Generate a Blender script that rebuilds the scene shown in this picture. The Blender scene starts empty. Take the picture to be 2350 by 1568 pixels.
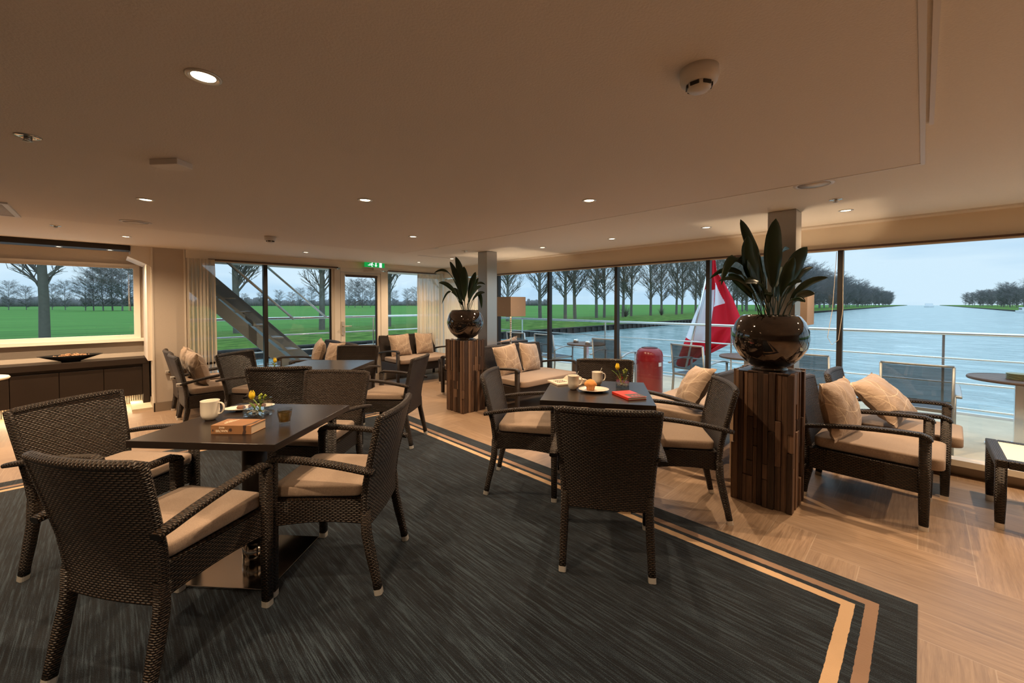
import bpy, bmesh, math, random
from math import sin, cos, pi, radians, sqrt, floor
from mathutils import Vector, Matrix

C = bpy.context.scene.collection
S = bpy.context.scene

# ---------------------------------------------------------------- camera
EYE = 1.45
FX, FY = 0.70367, 0.71053          # viewing direction in plan
RX, RY = 0.71053, -0.70367         # to the right of it
cam = bpy.data.cameras.new('camera'); co = bpy.data.objects.new('camera', cam); C.objects.link(co)
PITCH = 1.26
co.location = (0, 0, EYE)
co.rotation_euler = (radians(90 - PITCH), 0, math.atan2(FY, FX) - pi / 2)
cam.sensor_width = 36; cam.lens = 933.96 / 2350 * 36
cam.shift_y = -65.4 / 2350; cam.clip_start = 0.05; cam.clip_end = 5000
S.camera = co

def vw(d, x):
    """a plan position d metres ahead of and x metres to the right of the standpoint"""
    return (d * FX + x * RX, d * FY + x * RY)

# ---------------------------------------------------------------- exposure, sky
S.view_settings.view_transform = 'Standard'; S.view_settings.look = 'None'
S.view_settings.gamma = 1; S.view_settings.use_curve_mapping = False
S.view_settings.exposure = 0.0
S.cycles.max_bounces = 9; S.cycles.diffuse_bounces = 6; S.cycles.glossy_bounces = 4
S.cycles.transparent_max_bounces = 16; S.cycles.transmission_bounces = 6
S.cycles.caustics_reflective = False; S.cycles.caustics_refractive = False
S.cycles.sample_clamp_indirect = 4.0
S.cycles.use_denoising = True

W = bpy.data.worlds.new('sky'); S.world = W; W.use_nodes = True
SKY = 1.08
def build_world():
    nt = W.node_tree; n = nt.nodes; n.clear()
    out = n.new('ShaderNodeOutputWorld'); bg = n.new('ShaderNodeBackground')
    tc = n.new('ShaderNodeTexCoord'); mp = n.new('ShaderNodeMapping'); mp.inputs['Scale'].default_value = (1.2, 1.2, 7)
    nz = n.new('ShaderNodeTexNoise'); nz.inputs['Scale'].default_value = 1.6; nz.inputs['Detail'].default_value = 5
    cr = n.new('ShaderNodeValToRGB'); e = cr.color_ramp.elements
    e[0].position = 0.33; e[0].color = (0.42, 0.66, 0.90, 1); e[1].position = 0.54; e[1].color = (0.66, 0.85, 1.0, 1)
    nt.links.new(tc.outputs['Generated'], mp.inputs['Vector']); nt.links.new(mp.outputs[0], nz.inputs['Vector'])
    nt.links.new(nz.outputs['Fac'], cr.inputs['Fac']); nt.links.new(cr.outputs['Color'], bg.inputs['Color'])
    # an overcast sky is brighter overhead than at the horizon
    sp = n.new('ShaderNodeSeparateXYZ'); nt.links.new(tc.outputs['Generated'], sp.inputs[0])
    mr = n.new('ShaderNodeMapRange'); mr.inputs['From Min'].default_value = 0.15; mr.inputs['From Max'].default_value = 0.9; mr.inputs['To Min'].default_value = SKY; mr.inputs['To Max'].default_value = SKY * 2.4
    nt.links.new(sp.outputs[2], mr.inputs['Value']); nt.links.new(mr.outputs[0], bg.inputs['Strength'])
    nt.links.new(bg.outputs[0], out.inputs['Surface'])
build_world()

SPOT_W = 102.0            # every recessed downlight
WARM = (1.0, 0.70, 0.425)

# ---------------------------------------------------------------- shader expressions
class NT:
    def __init__(s, name):
        s.m = bpy.data.materials.new(name); s.m.use_nodes = True
        s.t = s.m.node_tree; s.n = s.t.nodes; s.n.clear()
        s.out = s.n.new('ShaderNodeOutputMaterial')
    def link(s, a, b): s.t.links.new(a, b)
    def math(s, op, *a):
        nd = s.n.new('ShaderNodeMath'); nd.operation = op
        for i, v in enumerate(a):
            if isinstance(v, E_): s.link(v.o, nd.inputs[i])
            else: nd.inputs[i].default_value = float(v)
        return E_(s, nd.outputs[0])
    def uv(s):
        nd = s.n.new('ShaderNodeTexCoord'); sp = s.n.new('ShaderNodeSeparateXYZ'); s.link(nd.outputs['UV'], sp.inputs[0])
        return E_(s, sp.outputs[0]), E_(s, sp.outputs[1])
    def obj(s):
        nd = s.n.new('ShaderNodeTexCoord'); sp = s.n.new('ShaderNodeSeparateXYZ'); s.link(nd.outputs['Object'], sp.inputs[0])
        return [E_(s, sp.outputs[i]) for i in range(3)]
    def vec(s, x, y, z=0.0):
        nd = s.n.new('ShaderNodeCombineXYZ')
        for i, v in enumerate((x, y, z)):
            if isinstance(v, E_): s.link(v.o, nd.inputs[i])
            else: nd.inputs[i].default_value = v
        return nd.outputs[0]
    def noise(s, vec, scale=1.0, detail=3, rough=0.5, dist=0.0):
        nd = s.n.new('ShaderNodeTexNoise'); s.link(vec, nd.inputs['Vector'])
        nd.inputs['Scale'].default_value = scale; nd.inputs['Detail'].default_value = detail
        nd.inputs['Roughness'].default_value = rough; nd.inputs['Distortion'].default_value = dist
        return E_(s, nd.outputs['Fac'])
    def rnd(s, vec):
        nd = s.n.new('ShaderNodeTexWhiteNoise'); nd.noise_dimensions = '3D'; s.link(vec, nd.inputs['Vector'])
        return E_(s, nd.outputs['Value'])
    def ramp(s, f, *stops):
        nd = s.n.new('ShaderNodeValToRGB'); s.link(f.o, nd.inputs[0]); e = nd.color_ramp.elements
        while len(e) < len(stops): e.new(0.5)
        for i, (p, c) in enumerate(stops):
            e[i].position = p; e[i].color = (*c, 1)
        return nd.outputs[0]
    def mix(s, f, a, b):
        nd = s.n.new('ShaderNodeMix'); nd.data_type = 'RGBA'
        if isinstance(f, E_): s.link(f.o, nd.inputs[0])
        else: nd.inputs[0].default_value = f
        for i, v in ((6, a), (7, b)):
            if isinstance(v, tuple): nd.inputs[i].default_value = (*v, 1)
            else: s.link(v, nd.inputs[i])
        return nd.outputs[2]
    def bump(s, h, strength=0.5, dist=0.01):
        nd = s.n.new('ShaderNodeBump'); nd.inputs['Strength'].default_value = strength
        nd.inputs['Distance'].default_value = dist; s.link(h.o, nd.inputs['Height']); return nd.outputs[0]
    def bsdf(s, col, rough=0.6, metal=0.0, spec=0.5, normal=None, **kw):
        p = s.n.new('ShaderNodeBsdfPrincipled')
        if isinstance(col, tuple): p.inputs['Base Color'].default_value = (*col, 1)
        else: s.link(col, p.inputs['Base Color'])
        if isinstance(rough, E_): s.link(rough.o, p.inputs['Roughness'])
        else: p.inputs['Roughness'].default_value = rough
        p.inputs['Metallic'].default_value = metal; p.inputs['Specular IOR Level'].default_value = spec
        if normal is not None: s.link(normal, p.inputs['Normal'])
        for k, v in kw.items():
            p.inputs[k.replace('_', ' ')].default_value = v
        s.link(p.outputs[0], s.out.inputs[0]); s.p = p
        return s.m
class E_:
    def __init__(s, t, o): s.t = t; s.o = o
    def __add__(s, v): return s.t.math('ADD', s, v)
    __radd__ = __add__
    def __sub__(s, v): return s.t.math('SUBTRACT', s, v)
    def __rsub__(s, v): return s.t.math('SUBTRACT', v, s)
    def __mul__(s, v): return s.t.math('MULTIPLY', s, v)
    __rmul__ = __mul__
    def __truediv__(s, v): return s.t.math('DIVIDE', s, v)
    def fl(s): return s.t.math('FLOOR', s)
    def fr(s): return s.t.math('FRACT', s)
    def mod(s, v): return s.t.math('FLOORED_MODULO', s, v)
    def gt(s, v): return s.t.math('GREATER_THAN', s, v)
    def lt(s, v): return s.t.math('LESS_THAN', s, v)
    def ab(s): return s.t.math('ABSOLUTE', s)
    def pw(s, v): return s.t.math('POWER', s, v)
    def mx(s, v): return s.t.math('MAXIMUM', s, v)
    def mn(s, v): return s.t.math('MINIMUM', s, v)
    def sn(s): return s.t.math('SINE', s)
    def pick(s, a, b):            # s ? a : b
        return s * a + (1.0 - s) * b

M = {}
def plain(name, col, rough=0.5, metal=0.0, spec=0.5, grain=0.0, gscale=200, var=0.0, **kw):
    t = NT(name); x, y, z = t.obj(); nrm = None; c = col
    v = t.vec(x, y, z)
    if grain: nrm = t.bump(t.noise(v, gscale, 2), grain, 0.002)
    if var:
        f = t.noise(v, 6, 4)
        c = t.mix(f, tuple(a * (1 - var) for a in col), tuple(min(1, a * (1 + var)) for a in col))
    M[name] = t.bsdf(c, rough, metal, spec, nrm, **kw); return M[name]

def make_weave(name, dark, mid, light, L=0.026, H=0.0095):
    t = NT(name); u, v = t.uv()
    r = (v / H); row = r.fl(); fv = (r.fr() - 0.5) * 2.0
    a = u / L + row.mod(2.0) * 0.5; cell = a.fl(); fu = (a.fr() - 0.5) * 2.0
    prof = (1.0 - fv * fv).mx(0.0) * (1.0 - fu.ab().pw(2.4)).mx(0.0)
    rn = t.rnd(t.vec(row, cell, 1.0))
    # highlight painted on each strand's crest, shade painted into the gaps
    h = prof
    c = t.ramp(prof, (0.0, dark), (0.5, mid), (1.0, light))
    c = t.mix(rn * 0.45, c, dark)
    M[name] = t.bsdf(c, 0.42, 0, 0.38, t.bump(h, 1.0, 0.0045)); return M[name]
make_weave('rattan', (0.003, 0.002, 0.0015), (0.017, 0.010, 0.0065), (0.066, 0.039, 0.023))
make_weave('rattan_wrap', (0.003, 0.002, 0.0015), (0.018, 0.011, 0.007), (0.068, 0.041, 0.024), L=0.018, H=0.0085)

def fabric(name, a, b, sc=900, rough=0.9):
    t = NT(name); x, y, z = t.obj()
    f = t.noise(t.vec(x, y, z), 420, 3, 0.8); g = t.noise(t.vec(x * 1.0, y * 9.0, z * 9.0), 110, 2); g2 = t.noise(t.vec(x * 9.0, y, z), 110, 2)
    h = (f * 0.5 + g * 0.25 + g2 * 0.25 - 0.5) * 2.6 + 0.5
    c = t.mix(h, a, b)
    M[name] = t.bsdf(c, rough, 0, 0.2, t.bump(f + g, 0.5, 0.002), Sheen_Weight=0.2); return M[name]
fabric('seat_cloth', (0.16, 0.11, 0.08), (0.44, 0.33, 0.25))

def pillow_mat():
    t = NT('pillow_cloth'); u, v = t.uv()
    def line(base, amp, freq, ph, swap):
        a, b = (v, u) if swap else (u, v)
        return (b - base - (a * freq + ph).sn() * amp).ab().lt(0.0021)
    m = None
    for k, (bs, am, fq, ph) in enumerate([(0.10, .05, 11, 0), (0.16, .06, 9, 2), (0.24, .055, 12, 4), (0.31, .06, 10, 1), (0.38, .045, 13, 3.2)]):
        l = line(bs, am, fq, ph, True); m = l if m is None else m.mx(l)
    for k, (bs, am, fq, ph) in enumerate([(0.08, .05, 9, 1), (0.27, .08, 8, 3), (0.40, .05, 10, 5)]):
        m = m.mx(line(bs, am, fq, ph, False))
    n = t.noise(t.vec(u, v), 500, 2)
    c = t.mix(m, (0.34, 0.245, 0.175), (0.62, 0.49, 0.35)); c = t.mix(n * 0.25, c, (0.2, 0.13, 0.09))
    wr = t.noise(t.vec(u, v), 14, 3, 0.6, 1.2)
    M['pillow_cloth'] = t.bsdf(c, 0.6, 0, 0.35, t.bump(wr, 0.35, 0.02), Sheen_Weight=0.2)
pillow_mat()

def herringbone():
    t = NT('wood_tiles'); x, y, z = t.obj(); w = 0.225; n = 4.0
    X = x / w; Y = y / w; ix = X.fl(); iy = Y.fl(); fx = X.fr(); fy = Y.fr()
    k = (ix - iy).mod(2 * n); hor = k.lt(n)
    # along the plank 0..n, across 0..1, identity
    along = hor.pick(k + fx, (2 * n - 1.0 - k) + fy)
    across = hor.pick(fy, fx)
    ida = hor.pick(ix - k, ix); idb = hor.pick(iy, iy - (2 * n - 1.0 - k))
    rn = t.rnd(t.vec(ida, idb, hor))
    g = 0.009
    joint = (across.lt(g)).mx((1.0 - across).lt(g)).mx(along.lt(g)).mx((n - along).lt(g))
    gr = t.noise(t.vec(along * 0.5 + rn * 40.0, across * 9.0 + rn * 17.0, rn * 9.0), 1.6, 6, 0.65, 0.6)
    fine = t.noise(t.vec(along * 2.0, across * 60.0, rn * 50.0), 2.0, 3)
    c = t.ramp(gr * 0.75 + fine * 0.25, (0.30, (0.20, 0.125, 0.075)), (0.5, (0.32, 0.215, 0.14)), (0.70, (0.44, 0.31, 0.21)))
    c = t.mix(rn * 0.40, c, (0.21, 0.145, 0.10))
    c = t.mix(joint * 0.55, c, (0.46, 0.36, 0.27))
    rough = gr * 0.2 + 0.30
    M['wood_tiles'] = t.bsdf(c, rough, 0, 0.45, t.bump(fine * 0.3 - joint * 1.0, 0.25, 0.002))
herringbone()

def carpet_mat():
    t = NT('carpet_pile'); x, y, z = t.obj()      # object origin = aft starboard corner; x<=0, y>=0
    a = t.noise(t.vec(x * 85.0, y * 2.0, 0.0), 1.0, 3, 0.7, 0.25)
    b = t.noise(t.vec(x * 210.0, y * 9.0, 3.0), 1.0, 2, 0.6)
    sp = t.noise(t.vec(x, y, 0.0), 300, 1)
    big = t.noise(t.vec(x * 3.0, y * 1.3, 7.0), 1.0, 2)
    f = (a * 0.5 + b * 0.25 + sp * 0.25 - 0.5) * 1.35 + 0.49
    c = t.ramp(f, (0.43, (0.0015, 0.0025, 0.005)), (0.51, (0.0065, 0.012, 0.020)), (0.59, (0.032, 0.050, 0.068)))
    c = t.mix(big * 0.3, c, (0.009, 0.015, 0.021))
    d1 = (0.0 - x) .mn(y).mn(5.23 - y)             # distance from the nearest edge
    wob = (t.noise(t.vec(x, y), 40, 1) - 0.5) * 0.006
    d = d1 + wob
    s1 = d.gt(0.13) * d.lt(0.178); s2 = d.gt(0.212) * d.lt(0.262)
    c = t.mix(s1, c, (0.27, 0.17, 0.115)); c = t.mix(s2, c, (0.55, 0.37, 0.22))
    M['carpet_pile'] = t.bsdf(c, 0.95, 0, 0.1, t.bump(sp + b, 0.4, 0.004), Sheen_Weight=0.15)
carpet_mat()

def strips_wood():
    t = NT('driftwood'); x, y, z = t.obj()
    at = t.n.new('ShaderNodeVertexColor'); at.layer_name = 'tone'
    sp = t.n.new('ShaderNodeSeparateColor'); t.link(at.outputs[0], sp.inputs[0]); rn = E_(t, sp.outputs[0])
    g = t.noise(t.vec(x * 60.0 + rn * 30.0, y * 60.0, z * 3.5 + rn * 11.0), 1.0, 5, 0.65, 0.8)
    c = t.ramp(g * 0.55 + rn * 0.45, (0.22, (0.016, 0.009, 0.006)), (0.46, (0.062, 0.033, 0.020)), (0.70, (0.16, 0.092, 0.056)))
    M['driftwood'] = t.bsdf(c, 0.55, 0, 0.35, t.bump(g, 0.6, 0.006))
strips_wood()

def pot_mat():
    t = NT('glazed_pot'); x, y, z = t.obj()
    g = t.noise(t.vec(x, y, z * 1.5), 7, 4, 0.6, 0.5)
    c = t.ramp(g, (0.35, (0.030, 0.022, 0.018)), (0.65, (0.075, 0.055, 0.044)))
    M['glazed_pot'] = t.bsdf(c, 0.05, 0.85, 0.6, t.bump(g, 0.10, 0.02), Coat_Weight=1.0, Coat_Roughness=0.02)
pot_mat()

def ceiling_mat(name, col):
    t = NT(name); x, y, z = t.obj(); f = t.noise(t.vec(x, y, z), 130, 2)
    M[name] = t.bsdf(t.mix(f * 0.35, col, tuple(a * .8 for a in col)), 0.75, 0, 0.3, t.bump(f, 0.35, 0.004))
ceiling_mat('ceiling_vinyl', (0.82, 0.77, 0.72)); ceiling_mat('ceiling_vinyl_lit', (0.86, 0.82, 0.76))  # outer ceiling copy lightened for the brighter light near the windows
def wall_mat():
    t = NT('wall_linen'); x, y, z = t.obj()
    f = t.noise(t.vec(x * 3.0, y * 3.0, z * 0.3), 120, 2); g = t.noise(t.vec(x * 0.3, y * 0.3, z * 3.0), 120, 2)
    c = t.mix(f * 0.5 + g * 0.5, (0.46, 0.40, 0.34), (0.58, 0.51, 0.44))
    M['wall_linen'] = t.bsdf(c, 0.8, 0, 0.2, t.bump(f + g, 0.15, 0.002))
wall_mat()

def glass_mat(name, tint=(0.94, 0.98, 0.97), refl=1.0):
    t = NT(name); tr = t.n.new('ShaderNodeBsdfTransparent'); tr.inputs[0].default_value = (*tint, 1)
    gl = t.n.new('ShaderNodeBsdfGlossy'); gl.inputs['Roughness'].default_value = 0.0
    fr = t.n.new('ShaderNodeLayerWeight'); fr.inputs[0].default_value = 0.5
    mx = t.n.new('ShaderNodeMixShader')
    k = (E_(t, fr.outputs[1]).pw(4.0) * 0.8 + 0.03) * refl
    t.link(k.o, mx.inputs[0]); t.link(tr.outputs[0], mx.inputs[1]); t.link(gl.outputs[0], mx.inputs[2])
    t.link(mx.outputs[0], t.out.inputs[0]); M[name] = t.m
glass_mat('window_glass', (0.985, 0.995, 0.99), 1.0)
glass_mat('thin_glass', (0.96, 0.975, 0.97), 2.4)

def sheer_mat():
    t = NT('sheer_voile'); tr = t.n.new('ShaderNodeBsdfTransparent'); df = t.n.new('ShaderNodeBsdfDiffuse'); tl = t.n.new('ShaderNodeBsdfTranslucent')
    for d in (df, tl): d.inputs[0].default_value = (0.86, 0.78, 0.66, 1)
    a = t.n.new('ShaderNodeMixShader'); a.inputs[0].default_value = 0.35; t.link(df.outputs[0], a.inputs[1]); t.link(tl.outputs[0], a.inputs[2])
    b = t.n.new('ShaderNodeMixShader'); b.inputs[0].default_value = 0.86; t.link(tr.outputs[0], b.inputs[1]); t.link(a.outputs[0], b.inputs[2])
    t.link(b.outputs[0], t.out.inputs[0]); M['sheer_voile'] = t.m
sheer_mat()
def emit(name, col, s):
    t = NT(name); e = t.n.new('ShaderNodeEmission'); e.inputs[0].default_value = (*col, 1); e.inputs[1].default_value = s
    t.link(e.outputs[0], t.out.inputs[0]); M[name] = t.m
emit('lamp_glow', (1.0, 0.78, 0.5), 14); emit('led_strip', (1.0, 0.76, 0.42), 9)
emit('sign_green', (0.01, 0.33, 0.06), 1.0); emit('sign_white', (0.8, 1.0, 0.9), 1.1)
plain('foil_steel', (0.62, 0.60, 0.57), 0.28, 1.0); plain('brushed_steel', (0.48, 0.47, 0.46), 0.34, 0.9, grain=0.1)
plain('mirror_steel', (0.60, 0.57, 0.53), 0.12, 1.0); plain('cap_metal', (0.70, 0.66, 0.60), 0.35, 0.6)
plain('rail_steel', (0.75, 0.77, 0.78), 0.22, 0.95); plain('chair_aluminium', (0.36, 0.38, 0.39), 0.42, 0.7)
plain('table_laminate', (0.016, 0.011, 0.009), 0.25, 0, 0.42, grain=0.05, gscale=500); plain('dark_timber', (0.017, 0.011, 0.008), 0.42, 0, 0.35, var=0.25); plain('dark_beam', (0.018, 0.012, 0.010), 0.6)
plain('white_paint', (0.72, 0.66, 0.58), 0.45); plain('white_plastic', (0.74, 0.70, 0.66), 0.4); plain('black_metal', (0.010, 0.009, 0.009), 0.45)
plain('blind_brown', (0.10, 0.06, 0.045), 0.6); plain('sill_cream', (0.62, 0.54, 0.44), 0.5); plain('beige_panel', (0.42, 0.29, 0.19), 0.6)
plain('base_trim', (0.30, 0.25, 0.20), 0.35, 0.3)
plain('leaf_green', (0.012, 0.034, 0.010), 0.38, 0, 0.5, var=0.45); plain('soil_clay', (0.09, 0.04, 0.022), 0.9, grain=0.6, gscale=120)
plain('porcelain', (0.78, 0.72, 0.62), 0.16, 0, 0.5, Coat_Weight=0.4); plain('shade_cloth', (0.25, 0.185, 0.14), 0.85, grain=0.3, gscale=600)
plain('tulip_petal', (0.80, 0.56, 0.02), 0.5, var=0.2); plain('stem_green', (0.17, 0.27, 0.04), 0.5); plain('berry_green', (0.24, 0.30, 0.03), 0.35)
plain('muffin_crumb', (0.66, 0.27, 0.07), 0.8, grain=0.8, gscale=90, var=0.25); plain('muffin_case', (0.55, 0.25, 0.09), 0.7, var=0.15)
plain('biscuit_brown', (0.14, 0.055, 0.025), 0.6, grain=0.5, gscale=100); plain('paper_edge', (0.66, 0.50, 0.35), 0.8); plain('red_cover', (0.60, 0.035, 0.02), 0.3)
plain('tan_cover', (0.27, 0.135, 0.062), 0.35, var=0.3); plain('dark_print', (0.05, 0.03, 0.025), 0.5); plain('pale_print', (0.78, 0.66, 0.50), 0.5); plain('cream_paper', (0.60, 0.50, 0.40), 0.6)
plain('amber_drink', (0.75, 0.42, 0.05), 0.05, 0, 0.5, Transmission_Weight=0.85); plain('clear_water', (0.9, 0.95, 0.95), 0.02, 0, 0.5, Transmission_Weight=1.0)
plain('pebble', (0.55, 0.52, 0.47), 0.4, var=0.4); plain('bowl_lacquer', (0.02, 0.022, 0.024), 0.18, 0, 0.6); plain('potpourri', (0.42, 0.23, 0.12), 0.8, var=0.5)
plain('bin_red', (0.24, 0.010, 0.014), 0.25, 0, 0.5); plain('flag_red', (0.62, 0.012, 0.03), 0.75, 0, 0.2); plain('flag_white', (0.80, 0.82, 0.90), 0.75, 0, 0.2)
plain('mesh_sling', (0.045, 0.06, 0.075), 0.7, grain=0.4, gscale=700); plain('slat_teak', (0.10, 0.055, 0.035), 0.5, var=0.4)
plain('deck_board', (0.58, 0.49, 0.36), 0.85, var=0.2); plain('hull_grey', (0.22, 0.26, 0.29), 0.45, 0.2, var=0.15); plain('hull_white', (0.7, 0.72, 0.74), 0.5)
plain('bark', (0.13, 0.12, 0.10), 0.9, var=0.3); plain('twig_hazed', (0.15, 0.145, 0.15), 0.95, var=0.3); plain('piling', (0.028, 0.025, 0.022), 0.9, var=0.4)  # far twigs carry distance haze in their pale blue-grey colour
plain('dish_glaze', (0.20, 0.19, 0.08), 0.4); plain('header_lit', (0.84, 0.76, 0.64), 0.7)  # header: wall colour lightened to stand for reflected light
plain('glass_top', (0.62, 0.62, 0.45), 0.12, 0, 0.5)

# ---------------------------------------------------------------- geometry
class MB:
    def __init__(s): s.v = []; s.f = []; s.uv = []; s.sm = []; s.mi = []; s.tone = []; s.cur = 0; s.t = 0.5
    def face(s, idx, uvs, smooth=False):
        s.f.append(idx); s.uv.append(uvs); s.sm.append(smooth); s.mi.append(s.cur); s.tone.append(s.t)
    def box(s, x0, x1, y0, y1, z0, z1, mat=None):
        P = [(x0, y0, z0), (x1, y0, z0), (x1, y1, z0), (x0, y1, z0), (x0, y0, z1), (x1, y0, z1), (x1, y1, z1), (x0, y1, z1)]
        b = len(s.v); s.v += [tuple(mat @ Vector(p)) if mat else p for p in P]
        for q, (i, j) in (((0, 3, 2, 1), (0, 1)), ((4, 5, 6, 7), (0, 1)), ((0, 1, 5, 4), (0, 2)), ((2, 3, 7, 6), (0, 2)), ((1, 2, 6, 5), (1, 2)), ((3, 0, 4, 7), (1, 2))):
            s.face([b + k for k in q], [(P[k][i], P[k][j]) for k in q])
        return s
    def prism(s, poly, axis, a, b_, cap=True):
        """poly: 2-D outline; extruded along axis (0,1,2) from a to b_"""
        def p3(p, c):
            if axis == 0: return (c, p[0], p[1])
            if axis == 1: return (p[0], c, p[1])
            return (p[0], p[1], c)
        n = len(poly); o = len(s.v); s.v += [p3(p, a) for p in poly] + [p3(p, b_) for p in poly]
        for i in range(n):
            j = (i + 1) % n; L = math.dist(poly[i], poly[j])
            s.face([o + i, o + j, o + n + j, o + n + i], [(0, a), (L, a), (L, b_), (0, b_)])
        if cap:
            s.face([o + i for i in reversed(range(n))], [poly[i] for i in reversed(range(n))])
            s.face([o + n + i for i in range(n)], [poly[i] for i in range(n)])
        return s
    def sweep(s, pts, rad, side=None, n=10, sq=0.0, cap=True, smooth=True, closed=False):
        """tube along pts; rad: number, (w,h) or list; sq 0 round .. 1 square; side: a fixed sideways vector"""
        pts = [Vector(p) for p in pts]; N = len(pts); o = len(s.v); L = 0; rings = []
        side0 = Vector(side).normalized() if side else None
        if side0 is None:
            t0 = (pts[1] - pts[0]).normalized(); side0 = t0.cross(Vector((0, 0, 1)))
            if side0.length < 0.1: side0 = t0.cross(Vector((0, 1, 0)))
            side0.normalize()
        prev = side0; Ls = []
        for i, p in enumerate(pts):
            a = pts[max(0, i - 1)] if not closed else pts[i - 1]; b = pts[min(N - 1, i + 1)] if not closed else pts[(i + 1) % N]
            t = (b - a).normalized(); sd = (side0 if side else prev); sd = (sd - t * sd.dot(t))
            if sd.length < 1e-5: sd = prev
            sd.normalize(); prev = sd; up = sd.cross(t)
            r = rad[i] if isinstance(rad, list) else rad
            rw, rh = r if isinstance(r, tuple) else (r, r)
            if i: L += (p - pts[i - 1]).length
            Ls.append(L)
            for k in range(n):
                th = 2 * pi * (k + 0.5) / n; c, q = cos(th), sin(th)
                if sq:
                    e = 1 - 0.8 * sq; c = math.copysign(abs(c) ** e, c); q = math.copysign(abs(q) ** e, q)
                s.v.append(tuple(p + sd * (rw * c) + up * (rh * q)))
        rr = rad[0] if isinstance(rad, list) else rad; rr = rr if isinstance(rr, tuple) else (rr, rr)
        per = 2 * pi * (rr[0] + rr[1]) / 2 * (1 + .25 * sq)
        for i in range(N if closed else N - 1):
            j = (i + 1) % N; lj = Ls[j] if j else Ls[i] + (pts[0] - pts[i]).length
            for k in range(n):
                m = (k + 1) % n; u0, u1 = per * k / n, per * (k + 1) / n
                s.face([o + i * n + k, o + i * n + m, o + j * n + m, o + j * n + k], [(u0, Ls[i]), (u1, Ls[i]), (u1, lj), (u0, lj)], smooth)
        if cap and not closed:
            s.face([o + k for k in reversed(range(n))], [(0, 0)] * n); s.face([o + (N - 1) * n + k for k in range(n)], [(0, 0)] * n)
        return s
    def lathe(s, prof, cx=0, cy=0, n=28, smooth=True, sx=1, sy=1):
        o = len(s.v); L = 0; Ls = [0]
        for i in range(1, len(prof)): L += math.dist(prof[i], prof[i - 1]); Ls.append(L)
        for (r, z) in prof:
            for k in range(n):
                a = 2 * pi * k / n; s.v.append((cx + r * cos(a) * sx, cy + r * sin(a) * sy, z))
        for i in range(len(prof) - 1):
            for k in range(n):
                m = (k + 1) % n; u0, u1 = 0.5 * k / n, 0.5 * (k + 1) / n
                s.face([o + i * n + k, o + i * n + m, o + (i + 1) * n + m, o + (i + 1) * n + k], [(u0, Ls[i]), (u1, Ls[i]), (u1, Ls[i + 1]), (u0, Ls[i + 1])], smooth)
        if prof[0][0] > 1e-4: s.face([o + k for k in reversed(range(n))], [(0, 0)] * n)
        if prof[-1][0] > 1e-4: s.face([o + (len(prof) - 1) * n + k for k in range(n)], [(0, 0)] * n)
        return s
    def grid(s, fn, nu, nv, su=1, sv=1, smooth=True, flip=False, wrap=False):
        o = len(s.v)
        for j in range(nv + 1):
            for i in range(nu + 1): s.v.append(tuple(fn(i / nu, j / nv)))
        for j in range(nv):
            for i in range(nu):
                a = o + j * (nu + 1) + i; q = [a, a + 1, a + nu + 2, a + nu + 1]
                u = [(i / nu * su, j / nv * sv), ((i + 1) / nu * su, j / nv * sv), ((i + 1) / nu * su, (j + 1) / nv * sv), (i / nu * su, (j + 1) / nv * sv)]
                if flip: q.reverse(); u.reverse()
                s.face(q, u, smooth)
        return s
    def xf(s, m):
        s.v = [tuple(m @ Vector(p)) for p in s.v]; return s
    def build(s, name, mats, parent=None, loc=None, bevel=0, sub=0, weld=False):
        me = bpy.data.meshes.new(name); me.from_pydata(s.v, [], s.f)
        ul = me.uv_layers.new(name='UVMap').data; k = 0
        flat = [c for f in s.uv for p in f for c in p]; ul.foreach_set('uv', flat)
        me.polygons.foreach_set('use_smooth', s.sm); me.polygons.foreach_set('material_index', s.mi)
        if len(set(s.tone)) > 1:
            ca = me.color_attributes.new('tone', 'BYTE_COLOR', 'CORNER')
            ca.data.foreach_set('color', [c for f, t in zip(s.f, s.tone) for _ in f for c in (t, t, t, 1)])
        for m in (mats if isinstance(mats, (list, tuple)) else [mats]): me.materials.append(M[m])
        if weld:
            bm = bmesh.new(); bm.from_mesh(me); bmesh.ops.remove_doubles(bm, verts=bm.verts, dist=1e-5); bm.to_mesh(me); bm.free()
        me.update()
        o = bpy.data.objects.new(name, me); C.objects.link(o)
        if parent is not None: o.parent = parent
        if loc: o.location = loc
        if bevel:
            b = o.modifiers.new('b', 'BEVEL'); b.width = bevel; b.segments = 2; b.limit_method = 'ANGLE'; b.angle_limit = radians(40)
        if sub: u = o.modifiers.new('s', 'SUBSURF'); u.levels = sub; u.render_levels = sub
        return o

def tag(o, label=None, cat=None, group=None, kind=None):
    if label: o['label'] = label
    if cat: o['category'] = cat
    if group: o['group'] = group
    if kind: o['kind'] = kind
    return o
def thing(name, label, cat, loc=(0, 0, 0), rz=0, group=None):
    o = bpy.data.objects.new(name, None); C.objects.link(o); o.empty_display_size = 0.1
    o.location = loc; o.rotation_euler = (0, 0, rz); return tag(o, label, cat, group)
def struct(o): o['kind'] = 'structure'; return o
KIDS = {}
def kids(o):
    return [c for c in list(C.objects) if c.parent is o]
def clone(o, loc=None, rz=None, label=None, group=None, scale=None, parent=None):
    c = o.copy(); C.objects.link(c)
    if parent is not None: c.parent = parent
    for k in kids(o): clone(k, parent=c)
    if parent is None:
        if loc is not None: c.location = loc
        if rz is not None: c.rotation_euler = (0, 0, rz)
        if label: c['label'] = label
        if group: c['group'] = group
        if scale: c.scale = scale
    return c
def arc(a, b, h, n=8, up=(0, 0, 1)):
    a = Vector(a); b = Vector(b); u = Vector(up)
    return [a.lerp(b, i / n) + u * (h * 4 * (i / n) * (1 - i / n)) for i in range(n + 1)]
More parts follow.
